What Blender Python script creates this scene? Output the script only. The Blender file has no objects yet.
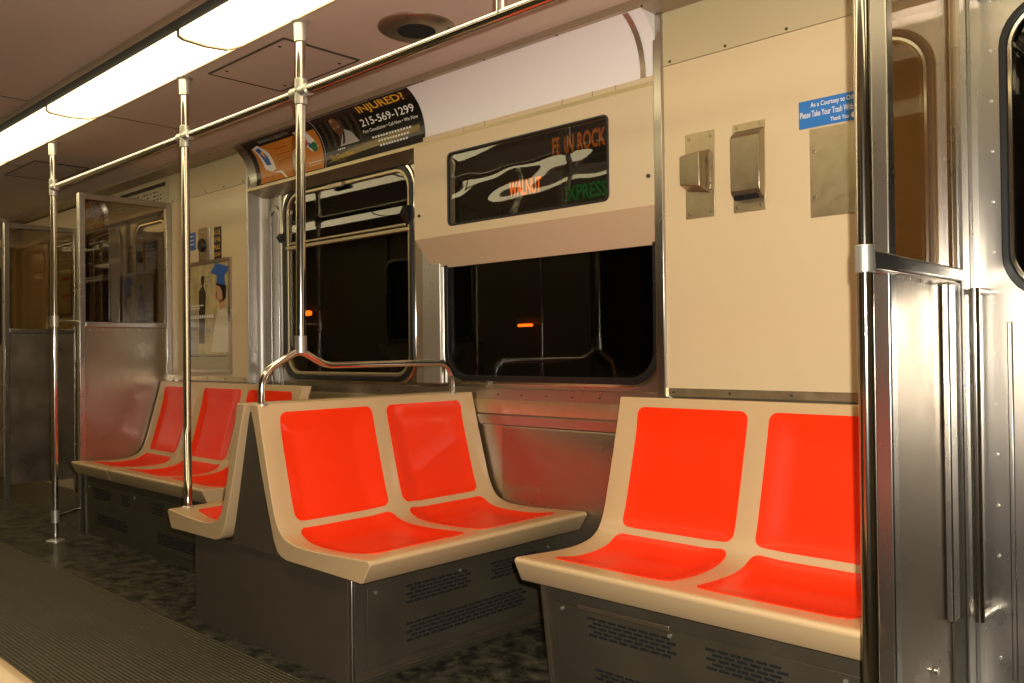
import bpy, bmesh, math, random
from mathutils import Vector, Matrix
random.seed(4)
SC = bpy.context.scene
COL = SC.collection
PI = math.pi

# ------------------------------------------------------------------ materials
def new_mat(name):
    m = bpy.data.materials.new(name); m.use_nodes = True
    nt = m.node_tree; nt.nodes.clear()
    out = nt.nodes.new('ShaderNodeOutputMaterial')
    return m, nt, out

def pbr(name, col, rough=0.5, metal=0.0, var=0.0, scale=8.0, bump=0.0, bscale=60.0, coat=0.0, stretch=None, rvar=0.0, spec=0.5):
    m, nt, out = new_mat(name)
    b = nt.nodes.new('ShaderNodeBsdfPrincipled')
    nt.links.new(b.outputs[0], out.inputs[0])
    b.inputs['Base Color'].default_value = (*col, 1)
    b.inputs['Roughness'].default_value = rough
    b.inputs['Metallic'].default_value = metal
    b.inputs['Coat Weight'].default_value = coat
    b.inputs['Coat Roughness'].default_value = 0.10
    b.inputs['Specular IOR Level'].default_value = spec
    tc = nt.nodes.new('ShaderNodeTexCoord')
    mp = nt.nodes.new('ShaderNodeMapping')
    nt.links.new(tc.outputs['Object'], mp.inputs[0])
    if stretch: mp.inputs['Scale'].default_value = stretch
    n = nt.nodes.new('ShaderNodeTexNoise'); n.inputs['Scale'].default_value = scale; n.inputs['Detail'].default_value = 5
    nt.links.new(mp.outputs[0], n.inputs['Vector'])
    if var > 0:
        mx = nt.nodes.new('ShaderNodeMix'); mx.data_type = 'RGBA'
        mx.inputs['A'].default_value = (*[c * (1 - var) for c in col], 1)
        mx.inputs['B'].default_value = (*[min(1, c * (1 + var)) for c in col], 1)
        nt.links.new(n.outputs['Fac'], mx.inputs['Factor'])
        nt.links.new(mx.outputs['Result'], b.inputs['Base Color'])
    if rvar > 0:
        mr = nt.nodes.new('ShaderNodeMapRange')
        mr.inputs['From Min'].default_value = 0.3; mr.inputs['From Max'].default_value = 0.7
        mr.inputs['To Min'].default_value = max(0.02, rough - rvar); mr.inputs['To Max'].default_value = rough + rvar
        nt.links.new(n.outputs['Fac'], mr.inputs['Value']); nt.links.new(mr.outputs[0], b.inputs['Roughness'])
    if bump > 0:
        n2 = nt.nodes.new('ShaderNodeTexNoise'); n2.inputs['Scale'].default_value = bscale; n2.inputs['Detail'].default_value = 3
        nt.links.new(mp.outputs[0], n2.inputs['Vector'])
        bp = nt.nodes.new('ShaderNodeBump'); bp.inputs['Strength'].default_value = bump; bp.inputs['Distance'].default_value = 0.002
        nt.links.new(n2.outputs['Fac'], bp.inputs['Height']); nt.links.new(bp.outputs[0], b.inputs['Normal'])
    return m

def emit(name, col, s):
    m, nt, out = new_mat(name)
    e = nt.nodes.new('ShaderNodeEmission'); e.inputs[0].default_value = (*col, 1); e.inputs[1].default_value = s
    nt.links.new(e.outputs[0], out.inputs[0]); return m

def glass(name, tint, ior=1.5, rough=0.0, wavy=0.0, wscale=2.0, stretch=(1, 1, 1), gain=1.0, haze=None):
    m, nt, out = new_mat(name)
    t = nt.nodes.new('ShaderNodeBsdfTransparent'); t.inputs[0].default_value = (*tint, 1)
    g = nt.nodes.new('ShaderNodeBsdfGlossy'); g.inputs['Roughness'].default_value = rough
    g.inputs[0].default_value = (gain, gain, gain, 1)
    f = nt.nodes.new('ShaderNodeFresnel')
    ge = nt.nodes.new('ShaderNodeNewGeometry'); io = nt.nodes.new('ShaderNodeMapRange')   # same reflectance from either side of the pane
    io.inputs['To Min'].default_value = ior; io.inputs['To Max'].default_value = 1.0 / ior
    nt.links.new(ge.outputs['Backfacing'], io.inputs['Value']); nt.links.new(io.outputs[0], f.inputs[0])
    mx = nt.nodes.new('ShaderNodeMixShader')
    nt.links.new(f.outputs[0], mx.inputs[0]); nt.links.new(t.outputs[0], mx.inputs[1]); nt.links.new(g.outputs[0], mx.inputs[2])
    nt.links.new(mx.outputs[0], out.inputs[0])
    if haze:
        d = nt.nodes.new('ShaderNodeBsdfDiffuse'); d.inputs[0].default_value = (*haze[:3], 1)
        m2 = nt.nodes.new('ShaderNodeMixShader'); m2.inputs[0].default_value = haze[3]
        nt.links.new(mx.outputs[0], m2.inputs[1]); nt.links.new(d.outputs[0], m2.inputs[2]); nt.links.new(m2.outputs[0], out.inputs[0])
    if wavy:
        tc = nt.nodes.new('ShaderNodeTexCoord'); mp = nt.nodes.new('ShaderNodeMapping'); mp.inputs['Scale'].default_value = stretch
        n = nt.nodes.new('ShaderNodeTexNoise'); n.inputs['Scale'].default_value = wscale; n.inputs['Detail'].default_value = 1
        nt.links.new(tc.outputs['Object'], mp.inputs[0]); nt.links.new(mp.outputs[0], n.inputs['Vector'])
        bp = nt.nodes.new('ShaderNodeBump'); bp.inputs['Strength'].default_value = 1.0; bp.inputs['Distance'].default_value = wavy
        nt.links.new(n.outputs['Fac'], bp.inputs['Height'])
        nt.links.new(bp.outputs[0], g.inputs['Normal'])
    return m

def floor_mat():
    m, nt, out = new_mat('ribbed_rubber')
    b = nt.nodes.new('ShaderNodeBsdfPrincipled'); nt.links.new(b.outputs[0], out.inputs[0])
    tc = nt.nodes.new('ShaderNodeTexCoord'); sp = nt.nodes.new('ShaderNodeSeparateXYZ')
    nt.links.new(tc.outputs['Object'], sp.inputs[0])
    mu = nt.nodes.new('ShaderNodeMath'); mu.operation = 'MULTIPLY'; mu.inputs[1].default_value = 2 * PI / 0.0135
    nt.links.new(sp.outputs['Y'], mu.inputs[0])
    si = nt.nodes.new('ShaderNodeMath'); si.operation = 'SINE'; nt.links.new(mu.outputs[0], si.inputs[0])
    mr = nt.nodes.new('ShaderNodeMapRange'); mr.inputs['From Min'].default_value = -1; nt.links.new(si.outputs[0], mr.inputs['Value'])
    n = nt.nodes.new('ShaderNodeTexNoise'); n.inputs['Scale'].default_value = 3.5; n.inputs['Detail'].default_value = 12; n.inputs['Roughness'].default_value = 0.72
    nt.links.new(tc.outputs['Object'], n.inputs['Vector'])
    m2 = nt.nodes.new('ShaderNodeMix'); m2.data_type = 'RGBA'
    m2.inputs['A'].default_value = (0.020, 0.018, 0.009, 1); m2.inputs['B'].default_value = (0.145, 0.125, 0.065, 1)
    ad = nt.nodes.new('ShaderNodeMath'); ad.operation = 'MULTIPLY'
    nt.links.new(mr.outputs[0], ad.inputs[0]); nt.links.new(n.outputs['Fac'], ad.inputs[1])
    nt.links.new(ad.outputs[0], m2.inputs['Factor'])
    # scattered specks of grit
    v = nt.nodes.new('ShaderNodeTexNoise'); v.inputs['Scale'].default_value = 75; v.inputs['Detail'].default_value = 1
    nt.links.new(tc.outputs['Object'], v.inputs['Vector'])
    r = nt.nodes.new('ShaderNodeMapRange'); r.inputs['From Min'].default_value = 0.70; r.inputs['From Max'].default_value = 0.74
    nt.links.new(v.outputs['Fac'], r.inputs['Value'])
    m3 = nt.nodes.new('ShaderNodeMix'); m3.data_type = 'RGBA'; m3.inputs['B'].default_value = (0.3, 0.27, 0.18, 1)
    nt.links.new(r.outputs[0], m3.inputs['Factor']); nt.links.new(m2.outputs['Result'], m3.inputs['A'])
    nt.links.new(m3.outputs['Result'], b.inputs['Base Color'])
    b.inputs['Roughness'].default_value = 0.5
    bp = nt.nodes.new('ShaderNodeBump'); bp.inputs['Strength'].default_value = 0.7; bp.inputs['Distance'].default_value = 0.002
    nt.links.new(mr.outputs[0], bp.inputs['Height']); nt.links.new(bp.outputs[0], b.inputs['Normal'])
    return m

def speck_floor():
    m, nt, out = new_mat('worn_black_vinyl')
    b = nt.nodes.new('ShaderNodeBsdfPrincipled'); nt.links.new(b.outputs[0], out.inputs[0])
    tc = nt.nodes.new('ShaderNodeTexCoord')
    n = nt.nodes.new('ShaderNodeTexNoise'); n.inputs['Scale'].default_value = 9; n.inputs['Detail'].default_value = 14; n.inputs['Roughness'].default_value = 0.78
    mp = nt.nodes.new('ShaderNodeMapping'); mp.inputs['Scale'].default_value = (1.6, 1.6, 1)
    nt.links.new(tc.outputs['Object'], mp.inputs[0]); nt.links.new(mp.outputs[0], n.inputs['Vector'])
    cr = nt.nodes.new('ShaderNodeValToRGB')
    e = cr.color_ramp.elements
    e[0].position = 0.44; e[0].color = (0.010, 0.010, 0.009, 1)
    e[1].position = 0.70; e[1].color = (0.15, 0.135, 0.09, 1)
    nt.links.new(n.outputs['Fac'], cr.inputs[0]); nt.links.new(cr.outputs[0], b.inputs['Base Color'])
    mr = nt.nodes.new('ShaderNodeMapRange'); mr.inputs['To Min'].default_value = 0.22; mr.inputs['To Max'].default_value = 0.5
    nt.links.new(n.outputs['Fac'], mr.inputs['Value']); nt.links.new(mr.outputs[0], b.inputs['Roughness'])
    bp = nt.nodes.new('ShaderNodeBump'); bp.inputs['Strength'].default_value = 0.15; bp.inputs['Distance'].default_value = 0.003
    nt.links.new(n.outputs['Fac'], bp.inputs['Height']); nt.links.new(bp.outputs[0], b.inputs['Normal'])
    return m

M = {}
M['shell'] = pbr('tan_fibreglass', (0.60, 0.425, 0.225), 0.30, var=0.05, scale=3, coat=0.25, bump=0.06, bscale=90)
M['pad'] = pbr('orange_vinyl', (0.98, 0.036, 0.002), 0.40, var=0.04, scale=4, coat=0.16, spec=0.3, bump=0.04, bscale=120)
M['base'] = pbr('dark_painted_steel', (0.085, 0.072, 0.048), 0.42, metal=0.45, var=0.25, scale=7, rvar=0.08, bump=0.1, bscale=40)
M['base_side'] = pbr('dark_brown_vinyl_panel', (0.075, 0.060, 0.040), 0.48, metal=0.1, var=0.15, scale=5, rvar=0.06)
M['black'] = pbr('black_rubber', (0.008, 0.008, 0.008), 0.4)
M['slot'] = pbr('slot_black', (0.004, 0.004, 0.004), 0.9)
M['steel'] = pbr('brushed_steel', (0.50, 0.475, 0.43), 0.28, metal=1.0, var=0.06, scale=3, rvar=0.02)
M['steel_dull'] = pbr('dull_steel', (0.37, 0.31, 0.235), 0.33, metal=0.9, var=0.12, scale=5, rvar=0.08)
M['chrome'] = pbr('polished_rail', (0.72, 0.69, 0.62), 0.13, metal=1.0, var=0.03)
M['satin'] = pbr('satin_fitting', (0.62, 0.60, 0.54), 0.38, metal=0.85)
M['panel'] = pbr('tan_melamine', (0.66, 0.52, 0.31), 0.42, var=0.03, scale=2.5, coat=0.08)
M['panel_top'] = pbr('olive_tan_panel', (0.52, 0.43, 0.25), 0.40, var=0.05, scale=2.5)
M['box'] = pbr('beige_sign_housing', (0.64, 0.51, 0.32), 0.42, var=0.03, scale=2.5, coat=0.05)
M['ceil'] = pbr('ceiling_laminate', (0.63, 0.50, 0.40), 0.55, var=0.04, scale=2)
M['cove'] = pbr('white_cove_laminate', (0.84, 0.80, 0.78), 0.38, var=0.02, scale=2)
M['mould'] = pbr('bronze_moulding', (0.42, 0.33, 0.24), 0.36, metal=0.7, var=0.1)
M['seam'] = pbr('dark_seam', (0.05, 0.035, 0.02), 0.7)
M['brass'] = pbr('warm_plate', (0.50, 0.42, 0.26), 0.36, metal=0.85, var=0.15, scale=30, rvar=0.06)
M['box_metal'] = pbr('worn_box_metal', (0.36, 0.30, 0.20), 0.34, metal=0.9, var=0.2, scale=25, rvar=0.08)
M['grey'] = pbr('aged_grey_steel', (0.42, 0.40, 0.36), 0.35, metal=0.5)
M['opp'] = pbr('worn_wall_metal', (0.24, 0.19, 0.12), 0.5, metal=0.3, var=0.2)
M['glass'] = glass('window_glass', (0.55, 0.53, 0.50), 1.5)
M['sign_glass'] = glass('wavy_sign_glass', (0.72, 0.72, 0.70), 1.55, wavy=0.009, wscale=1.6, stretch=(1.6, 1, 3.2))
M['screen_glass'] = glass('brown_haze_screen_glass', (0.62, 0.53, 0.40), 1.8, rough=0.02, haze=(0.42, 0.25, 0.10, 0.010))  # faint brown diffuse haze mixed in to stand for the pane's warm reflection
M['lens'] = emit('light_lens', (1.0, 0.83, 0.47), 3.3)
M['floor'] = floor_mat()
M['vinyl'] = speck_floor()
M['night'] = pbr('tunnel_wall', (0.012, 0.010, 0.009), 0.9, var=0.4, scale=3)
M['lamp'] = emit('tunnel_lamp', (1.0, 0.10, 0.004), 9)
def flat(name, c, r=0.35): return pbr(name, c, r)
M['ad_black'] = flat('poster_black', (0.010, 0.008, 0.007), 0.25)
M['ad_orange'] = flat('poster_orange', (0.55, 0.19, 0.02), 0.3)
M['ad_yellow'] = flat('lettering_yellow', (0.80, 0.45, 0.04), 0.4)
M['ad_white'] = flat('lettering_white', (0.80, 0.78, 0.70), 0.4)
M['ad_skin'] = flat('print_brown_skin', (0.16, 0.075, 0.035), 0.3)
M['ad_skin2'] = flat('print_light_skin', (0.50, 0.27, 0.15), 0.3)
M['ad_grey'] = flat('print_grey', (0.38, 0.36, 0.31), 0.3)
M['ad_dim'] = flat('print_dim_brown', (0.045, 0.030, 0.018), 0.3)
M['ad_blue'] = flat('print_blue', (0.02, 0.10, 0.38), 0.3)
M['ad_red'] = flat('print_red', (0.50, 0.04, 0.02), 0.3)
M['ad_green'] = flat('print_green', (0.03, 0.16, 0.04), 0.3)
M['ad_gold'] = flat('print_gold', (0.22, 0.15, 0.03), 0.3)
M['sticker'] = flat('sticker_blue', (0.015, 0.17, 0.52), 0.3)
M['notice'] = flat('notice_paper', (0.42, 0.36, 0.22), 0.4)
M['jacket'] = flat('print_cream_jacket', (0.62, 0.56, 0.40), 0.3)
M['photo_bg'] = pbr('print_blurred_street', (0.46, 0.37, 0.18), 0.3, var=0.8, scale=11, stretch=(1.6, 1, 0.6))
M['roll_orange'] = emit('lit_orange_letters', (1.0, 0.17, 0.01), 1.3)
M['roll_dim'] = emit('dim_orange_letters', (0.70, 0.15, 0.01), 0.42)
M['roll_green'] = emit('dim_green_letters', (0.02, 0.30, 0.04), 0.28)
M['roll_cloth'] = pbr('roller_blind_cloth', (0.030, 0.022, 0.016), 0.6)
M['roll_grid'] = pbr('roller_blind_grid', (0.075, 0.055, 0.035), 0.5)

# ------------------------------------------------------------------ helpers
def wloc(o):
    mat = Matrix.Identity(4); chain = []
    while o is not None: chain.append(o); o = o.parent
    for c in reversed(chain): mat = mat @ Matrix.LocRotScale(c.location, c.rotation_euler, None)
    return mat

def tag(o, label=None, cat=None, group=None, kind=None):
    if label: o['label'] = label
    if cat: o['category'] = cat
    if group: o['group'] = group
    if kind: o['kind'] = kind
    return o

def thing(name, loc, label, cat, group=None, rz=0.0):
    o = bpy.data.objects.new(name, None); COL.objects.link(o)
    o.location = loc; o.rotation_euler = (0, 0, rz); o.empty_display_size = 0.1
    return tag(o, label, cat, group)

class MB:
    def __init__(s): s.v = []; s.f = []
    def add(s, vs, fs):
        b = len(s.v); s.v += [tuple(v) for v in vs]; s.f += [tuple(i + b for i in f) for f in fs]; return s
    def box(s, x0, x1, y0, y1, z0, z1):
        if x0 > x1: x0, x1 = x1, x0
        if y0 > y1: y0, y1 = y1, y0
        if z0 > z1: z0, z1 = z1, z0
        return s.add([(x0,y0,z0),(x1,y0,z0),(x1,y1,z0),(x0,y1,z0),(x0,y0,z1),(x1,y0,z1),(x1,y1,z1),(x0,y1,z1)],
                     [(0,3,2,1),(4,5,6,7),(0,1,5,4),(1,2,6,5),(2,3,7,6),(3,0,4,7)])
    def tube(s, pts, r, n=16, cap=True):
        pts = [Vector(p) for p in pts]; rings = []; up = None
        for i, p in enumerate(pts):
            if i == 0: t = pts[1] - p
            elif i == len(pts) - 1: t = p - pts[i - 1]
            else: t = (pts[i + 1] - p).normalized() + (p - pts[i - 1]).normalized()
            t.normalize()
            if up is None:
                a = Vector((0, 0, 1)) if abs(t.z) < 0.9 else Vector((1, 0, 0))
                up = (a - t * a.dot(t)).normalized()
            else: up = (up - t * up.dot(t)).normalized()
            w = t.cross(up); rr = r[i] if isinstance(r, (list, tuple)) else r
            rings.append([p + (up * math.cos(2 * PI * k / n) + w * math.sin(2 * PI * k / n)) * rr for k in range(n)])
        vs = [v for R in rings for v in R]; fs = []
        for i in range(len(pts) - 1):
            for k in range(n):
                fs.append((i * n + k, i * n + (k + 1) % n, (i + 1) * n + (k + 1) % n, (i + 1) * n + k))
        if cap:
            fs.append(tuple(reversed(range(n)))); fs.append(tuple((len(pts) - 1) * n + k for k in range(n)))
        return s.add(vs, fs)
    def prism_x(s, prof, x0, x1):      # closed (y,z) outline swept along x
        n = len(prof)
        vs = [(x0, y, z) for y, z in prof] + [(x1, y, z) for y, z in prof]
        fs = [(i, (i + 1) % n, n + (i + 1) % n, n + i) for i in range(n)] + [tuple(reversed(range(n))), tuple(range(n, 2 * n))]
        return s.add(vs, fs)
    def prism_y(s, prof, y0, y1):      # closed (x,z) outline swept along y
        n = len(prof)
        vs = [(x, y0, z) for x, z in prof] + [(x, y1, z) for x, z in prof]
        fs = [(i, (i + 1) % n, n + (i + 1) % n, n + i) for i in range(n)] + [tuple(reversed(range(n))), tuple(range(n, 2 * n))]
        return s.add(vs, fs)
    def ring_y(s, outer, inner, y0, y1):   # frame between two matching (x,z) loops
        n = len(outer)
        vs = [(x, y0, z) for x, z in outer] + [(x, y0, z) for x, z in inner] + [(x, y1, z) for x, z in outer] + [(x, y1, z) for x, z in inner]
        fs = []
        for i in range(n):
            j = (i + 1) % n
            fs += [(i, j, n + j, n + i), (2*n+i, 3*n+i, 3*n+j, 2*n+j), (i, 2*n+i, 2*n+j, j), (n+i, n+j, 3*n+j, 3*n+i)]
        return s.add(vs, fs)
    def build(s, name, mat, parent=None, origin=None, bevel=0.0, smooth=35, seg=2):
        P = wloc(parent).inverted() if parent is not None else Matrix.Identity(4)
        o3 = Vector(origin) if origin is not None else Vector((0, 0, 0))
        me = bpy.data.meshes.new(name)
        me.from_pydata([tuple((P @ Vector(v)) - o3) for v in s.v], [], s.f)
        bm = bmesh.new(); bm.from_mesh(me); bmesh.ops.recalc_face_normals(bm, faces=bm.faces); bm.to_mesh(me); bm.free()
        for p in me.polygons: p.use_smooth = True
        me.set_sharp_from_angle(angle=math.radians(smooth))
        me.materials.append(M[mat] if isinstance(mat, str) else mat)
        o = bpy.data.objects.new(name, me); COL.objects.link(o); o.location = o3
        if parent is not None: o.parent = parent
        if bevel:
            b = o.modifiers.new('bevel', 'BEVEL'); b.width = bevel; b.segments = seg; b.limit_method = 'ANGLE'; b.angle_limit = math.radians(40)
        return o

def rrect(x0, x1, z0, z1, r, k=8):
    pts = []
    for cx, cz, a in ((x1 - r, z1 - r, 0), (x0 + r, z1 - r, 90), (x0 + r, z0 + r, 180), (x1 - r, z0 + r, 270)):
        for i in range(k + 1):
            t = math.radians(a + 90 * i / k); pts.append((cx + r * math.cos(t), cz + r * math.sin(t)))
    return pts
def outer_match(x0, x1, z0, z1, k=8):   # points of a square outline that match rrect's order
    pts = []
    for c in ((x1, z1), (x0, z1), (x0, z0), (x1, z0)):
        pts += [c] * (k + 1)
    return pts
def plate(mb, x0, x1, z0, z1, y0, y1, holes):   # wall plate with rounded holes (x0,x1,z0,z1,r) sorted by x
    cur = x0
    for (a, b, c, d, r) in holes:
        m = 0.02
        if a - m > cur: mb.box(cur, a - m, y0, y1, z0, z1)
        inner = rrect(a, b, c, d, r); k = 8; n = len(inner)
        A, Bx = a - m, b + m
        out = []
        for q, (cx, cz) in enumerate(((Bx, z1), (A, z1), (A, z0), (Bx, z0))):
            for i in range(k + 1):
                out.append((cx, cz))
        vs = [(x, y0, z) for x, z in out] + [(x, y0, z) for x, z in inner] + [(x, y1, z) for x, z in inner]
        fs = []
        for i in range(n):
            j = (i + 1) % n
            if out[i] == out[j]: fs.append((i, n + j, n + i))
            else: fs.append((i, j, n + j, n + i))
            fs.append((n + i, n + j, 2 * n + j, 2 * n + i))
        mb.add(vs, fs)
        cur = Bx
    if cur < x1: mb.box(cur, x1, y0, y1, z0, z1)

def arc(c, r, a0, a1, n, plane):
    out = []
    for i in range(n + 1):
        t = math.radians(a0 + (a1 - a0) * i / n); u, v = r * math.cos(t), r * math.sin(t)
        out.append((c[0], c[1] + u, c[2] + v) if plane == 'yz' else (c[0] + u, c[1], c[2] + v))
    return out

# flat printed artwork: shapes in (u, v) metres mapped onto a surface
def art_mesh(name, mat, parent, fn, polys=(), layer=1, cuts=(), mesh2d=None):
    bm = bmesh.new()
    if mesh2d:
        vs = [bm.verts.new((x, y, 0)) for x, y in mesh2d[0]]
        for f in mesh2d[1]:
            try: bm.faces.new([vs[i] for i in f])
            except Exception: pass
    for p in polys:
        try: bm.faces.new([bm.verts.new((x, y, 0)) for x, y in p])
        except Exception: pass
    for c in cuts:
        bmesh.ops.bisect_plane(bm, geom=bm.verts[:] + bm.edges[:] + bm.faces[:], plane_co=(0, c, 0), plane_no=(0, 1, 0), dist=1e-6)
    bmesh.ops.triangulate(bm, faces=bm.faces[:])
    P = wloc(parent).inverted() if parent is not None else Matrix.Identity(4)
    for v in bm.verts: v.co = P @ Vector(fn(v.co.x, v.co.y, layer))
    me = bpy.data.meshes.new(name); bm.to_mesh(me); bm.free()
    me.materials.append(M[mat])
    o = bpy.data.objects.new(name, me); COL.objects.link(o); o.parent = parent
    return o

def text2d(txt, x0, z0, w, h, bold=0.0):   # glyph outlines fitted into the box (x0, z0, w, h)
    cu = bpy.data.curves.new('t', 'FONT'); cu.body = txt; cu.resolution_u = 3; cu.offset = bold
    ob = bpy.data.objects.new('t', cu); COL.objects.link(ob)
    bpy.context.view_layer.update()
    me = bpy.data.meshes.new_from_object(ob)
    vs = [v.co.copy() for v in me.vertices]; fs = [tuple(p.vertices) for p in me.polygons]
    bpy.data.objects.remove(ob); bpy.data.curves.remove(cu); bpy.data.meshes.remove(me)
    ax = min(v.x for v in vs); bx = max(v.x for v in vs); ay = min(v.y for v in vs); by = max(v.y for v in vs)
    return [(x0 + (v.x - ax) / (bx - ax) * w, z0 + (v.y - ay) / (by - ay) * h) for v in vs], fs
def ell(cx, cz, rx, rz, n=24, rot=0):
    c, s = math.cos(rot), math.sin(rot)
    return [(cx + rx*math.cos(2*PI*i/n)*c - rz*math.sin(2*PI*i/n)*s, cz + rx*math.cos(2*PI*i/n)*s + rz*math.sin(2*PI*i/n)*c) for i in range(n)]
def rct(x0, x1, z0, z1): return [(x0, z0), (x1, z0), (x1, z1), (x0, z1)]

# ------------------------------------------------------------------ dimensions
YB, YP, ZC = 2.50, 2.40, 2.16          # bay wall, panel plane, ceiling
YO = -0.14                             # opposite wall
XE, XR = -7.9, 1.9
XS0, XS1 = -5.17, -0.672               # windscreens
XB0, XB1 = -4.232, -1.592              # window bay
RY = 1.667                             # rail line

# ------------------------------------------------------------------ floor, ceiling
def struct(o): o['kind'] = 'structure'; return o
mb = MB().box(XE, XR, YO, 1.465, -0.05, 0.0); fl = struct(mb.build('floor', 'floor'))
mb = MB().box(XE, XR, 1.465, 2.56, -0.05, 0.0); v2 = mb.build('vinyl_strip', 'vinyl', fl)
prof = [(0.24, ZC), (2.06, ZC), (2.14, 2.155), (2.20, 2.148), (2.25, 2.140), (2.30, 2.130), (2.52, 2.130), (2.52, 2.24), (YO - 0.06, 2.24), (YO - 0.06, 2.112), (0.0, 2.112), (0.05, 2.128), (0.10, 2.143), (0.16, 2.155)]
ce = struct(MB().prism_x(prof, XE, XR).build('ceiling', 'ceil', smooth=50))
seams = MB()
for x in (-5.75, -4.262, -2.87 + 0.05, -1.45, -0.1):
    if x in (-4.262, -5.75): seams.box(x - 0.003, x + 0.003, 0.3, 1.36, ZC - 0.0015, ZC); seams.box(x - 0.003, x + 0.003, 1.66, 2.06, ZC - 0.0015, ZC)
seams.build('ceiling_joint', 'seam', ce)
# dark channel beside the lights
MB().box(XE, XR, 1.343, 1.402, ZC - 0.004, ZC).build('light_channel', 'slot', ce)
MB().box(XE, XR, 1.318, 1.343, ZC - 0.012, ZC).build('channel_lip', 'mould', ce)
MB().box(XE, XB0 - 0.0, 2.285, 2.44, 2.108, 2.134).box(XB1, XR, 2.285, 2.44, 2.108, 2.134).box(XB0, XB1, 2.285, 2.306, 2.108, 2.134).build('trim_1', 'mould')
struct(bpy.data.objects['trim_1'])
rv = MB()
for i in range(26):
    x = XE + 0.2 + i * 0.36; rv.tube([(x, 2.296, 2.109), (x, 2.296, 2.105)], 0.004, 8)
rv.build('rivets', 'seam', bpy.data.objects['trim_1'])

# ------------------------------------------------------------------ lights in the ceiling
LX = [-7.8, -6.96, -5.61, -4.275, -2.945, -1.615, -0.285, 1.045]
light_words = ['far end one next to the rear bulkhead', 'one above the far doorway', 'one above the leftmost stanchion', 'long one reaching left from the second pole top', 'bright one nearest the top edge above the third pole', 'one running out of view at the top', 'one over the near doorway', ]
def light_row(ya, yb, words, grp, first):
    s = 1 if ya < yb else -1
    for i in range(len(LX) - 1):
        x0, x1 = LX[i] + 0.006, LX[i + 1] - 0.006
        t = thing('ceiling_light', ((x0 + x1) / 2, (ya + yb) / 2, ZC), words % light_words[i] if first else words % ['farthest', 'second farthest', 'third farthest', 'middle', 'third nearest', 'second nearest', 'nearest'][i], 'light', grp)
        pr = [(ya, ZC), (ya, ZC - 0.022), (ya + s*0.014, ZC - 0.03), (ya + s*0.10, ZC - 0.034), (yb - s*0.05, ZC - 0.026), (yb - s*0.004, ZC - 0.004), (yb, ZC)]
        MB().prism_x(pr, x0, x1).build('lens', 'lens', t)
        pe = [(ya - s*0.004, ZC), (ya - s*0.004, ZC - 0.026), (ya + s*0.014, ZC - 0.035), (ya + s*0.10, ZC - 0.039), (yb - s*0.05, ZC - 0.031), (yb + s*0.002, ZC - 0.008), (yb + s*0.002, ZC)]
        MB().prism_x(pe, x1 - 0.006, x1 + 0.012).build('end_frame', 'mould', t)
        MB().box(x0, x1, yb, yb + s*0.004, ZC - 0.007, ZC).build('edge_trim', 'mould', t)
light_row(1.405, 1.640, 'glowing fluorescent ceiling panel, %s', 'fluorescent ceiling panels in the row', True)
light_row(0.72, 0.50, 'glowing fluorescent panel over the unseen opposite seats, %s of its row', 'fluorescent panels over the opposite side', False)

# ceiling hatches and speaker
def hatch(x0, x1, y0, y1, label):
    t = thing('ceiling_hatch', ((x0 + x1) / 2, (y0 + y1) / 2, ZC), label, 'hatch')
    MB().box(x0, x1, y0, y1, ZC - 0.004, ZC).build('cover', 'ceil', t, bevel=0.001)
    g = MB(); w = 0.006
    g.box(x0 - w, x1 + w, y0 - w, y0, ZC - 0.006, ZC).box(x0 - w, x1 + w, y1, y1 + w, ZC - 0.006, ZC).box(x0 - w, x0, y0, y1, ZC - 0.006, ZC).box(x1, x1 + w, y0, y1, ZC - 0.006, ZC)
    g.build('border', 'seam', t)
    for sx, sy in ((x0 + .08, y0 + .03), (x1 - .08, y0 + .03), (x0 + .08, y1 - .03), (x1 - .08, y1 - .03)):
        MB().tube([(sx, sy, ZC - 0.003), (sx, sy, ZC - 0.006)], 0.007, 10).build('screw', 'seam', t)
hatch(-3.32, -2.76, 1.715, 2.045, 'square ceiling access hatch with dark border beside the round ceiling vent')
hatch(-6.08, -5.54, 1.75, 2.05, 'far ceiling access hatch beyond the leftmost pole')
t = thing('ceiling_vent', (-2.335, 1.99, ZC), 'round metal ceiling vent with dark perforated centre', 'vent')
def disc(mb, cx, cy, rz):   # lathe list of (r, z)
    n = 40; vs = []; fs = []
    for r, z in rz: vs += [(cx + r*math.cos(2*PI*k/n), cy + r*math.sin(2*PI*k/n), z) for k in range(n)]
    for i in range(len(rz) - 1):
        for k in range(n): fs.append((i*n+k, i*n+(k+1)%n, (i+1)*n+(k+1)%n, (i+1)*n+k))
    fs.append(tuple(range(n))); fs.append(tuple((len(rz)-1)*n+k for k in range(n)))
    return mb.add(vs, fs)
disc(MB(), -2.335, 1.99, [(0.138, ZC), (0.138, ZC - 0.006), (0.128, ZC - 0.012), (0.072, ZC - 0.016)]).build('rim', 'steel_dull', t)
disc(MB(), -2.335, 1.99, [(0.070, ZC - 0.012), (0.068, ZC - 0.018), (0.04, ZC - 0.020)]).build('grille', 'slot', t)
for a in range(4):
    x, y = -2.335 + 0.118*math.cos(a*PI/2 + .6), 1.99 + 0.118*math.sin(a*PI/2 + .6)
    MB().tube([(x, y, ZC - 0.011), (x, y, ZC - 0.015)], 0.005, 8).build('screw', 'seam', t)

# ------------------------------------------------------------------ north (window) wall
W1 = (-4.030, -2.968, 0.868, 1.862, 0.12); W2 = (-2.752, -1.664, 0.880, 1.862, 0.12)
mb = MB(); plate(mb, XB0 - 0.001, XB1 + 0.001, 0.0, 1.92, YB, YB + 0.03, [W1, W2])
wn = struct(mb.build('wall_north', 'steel'))
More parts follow.
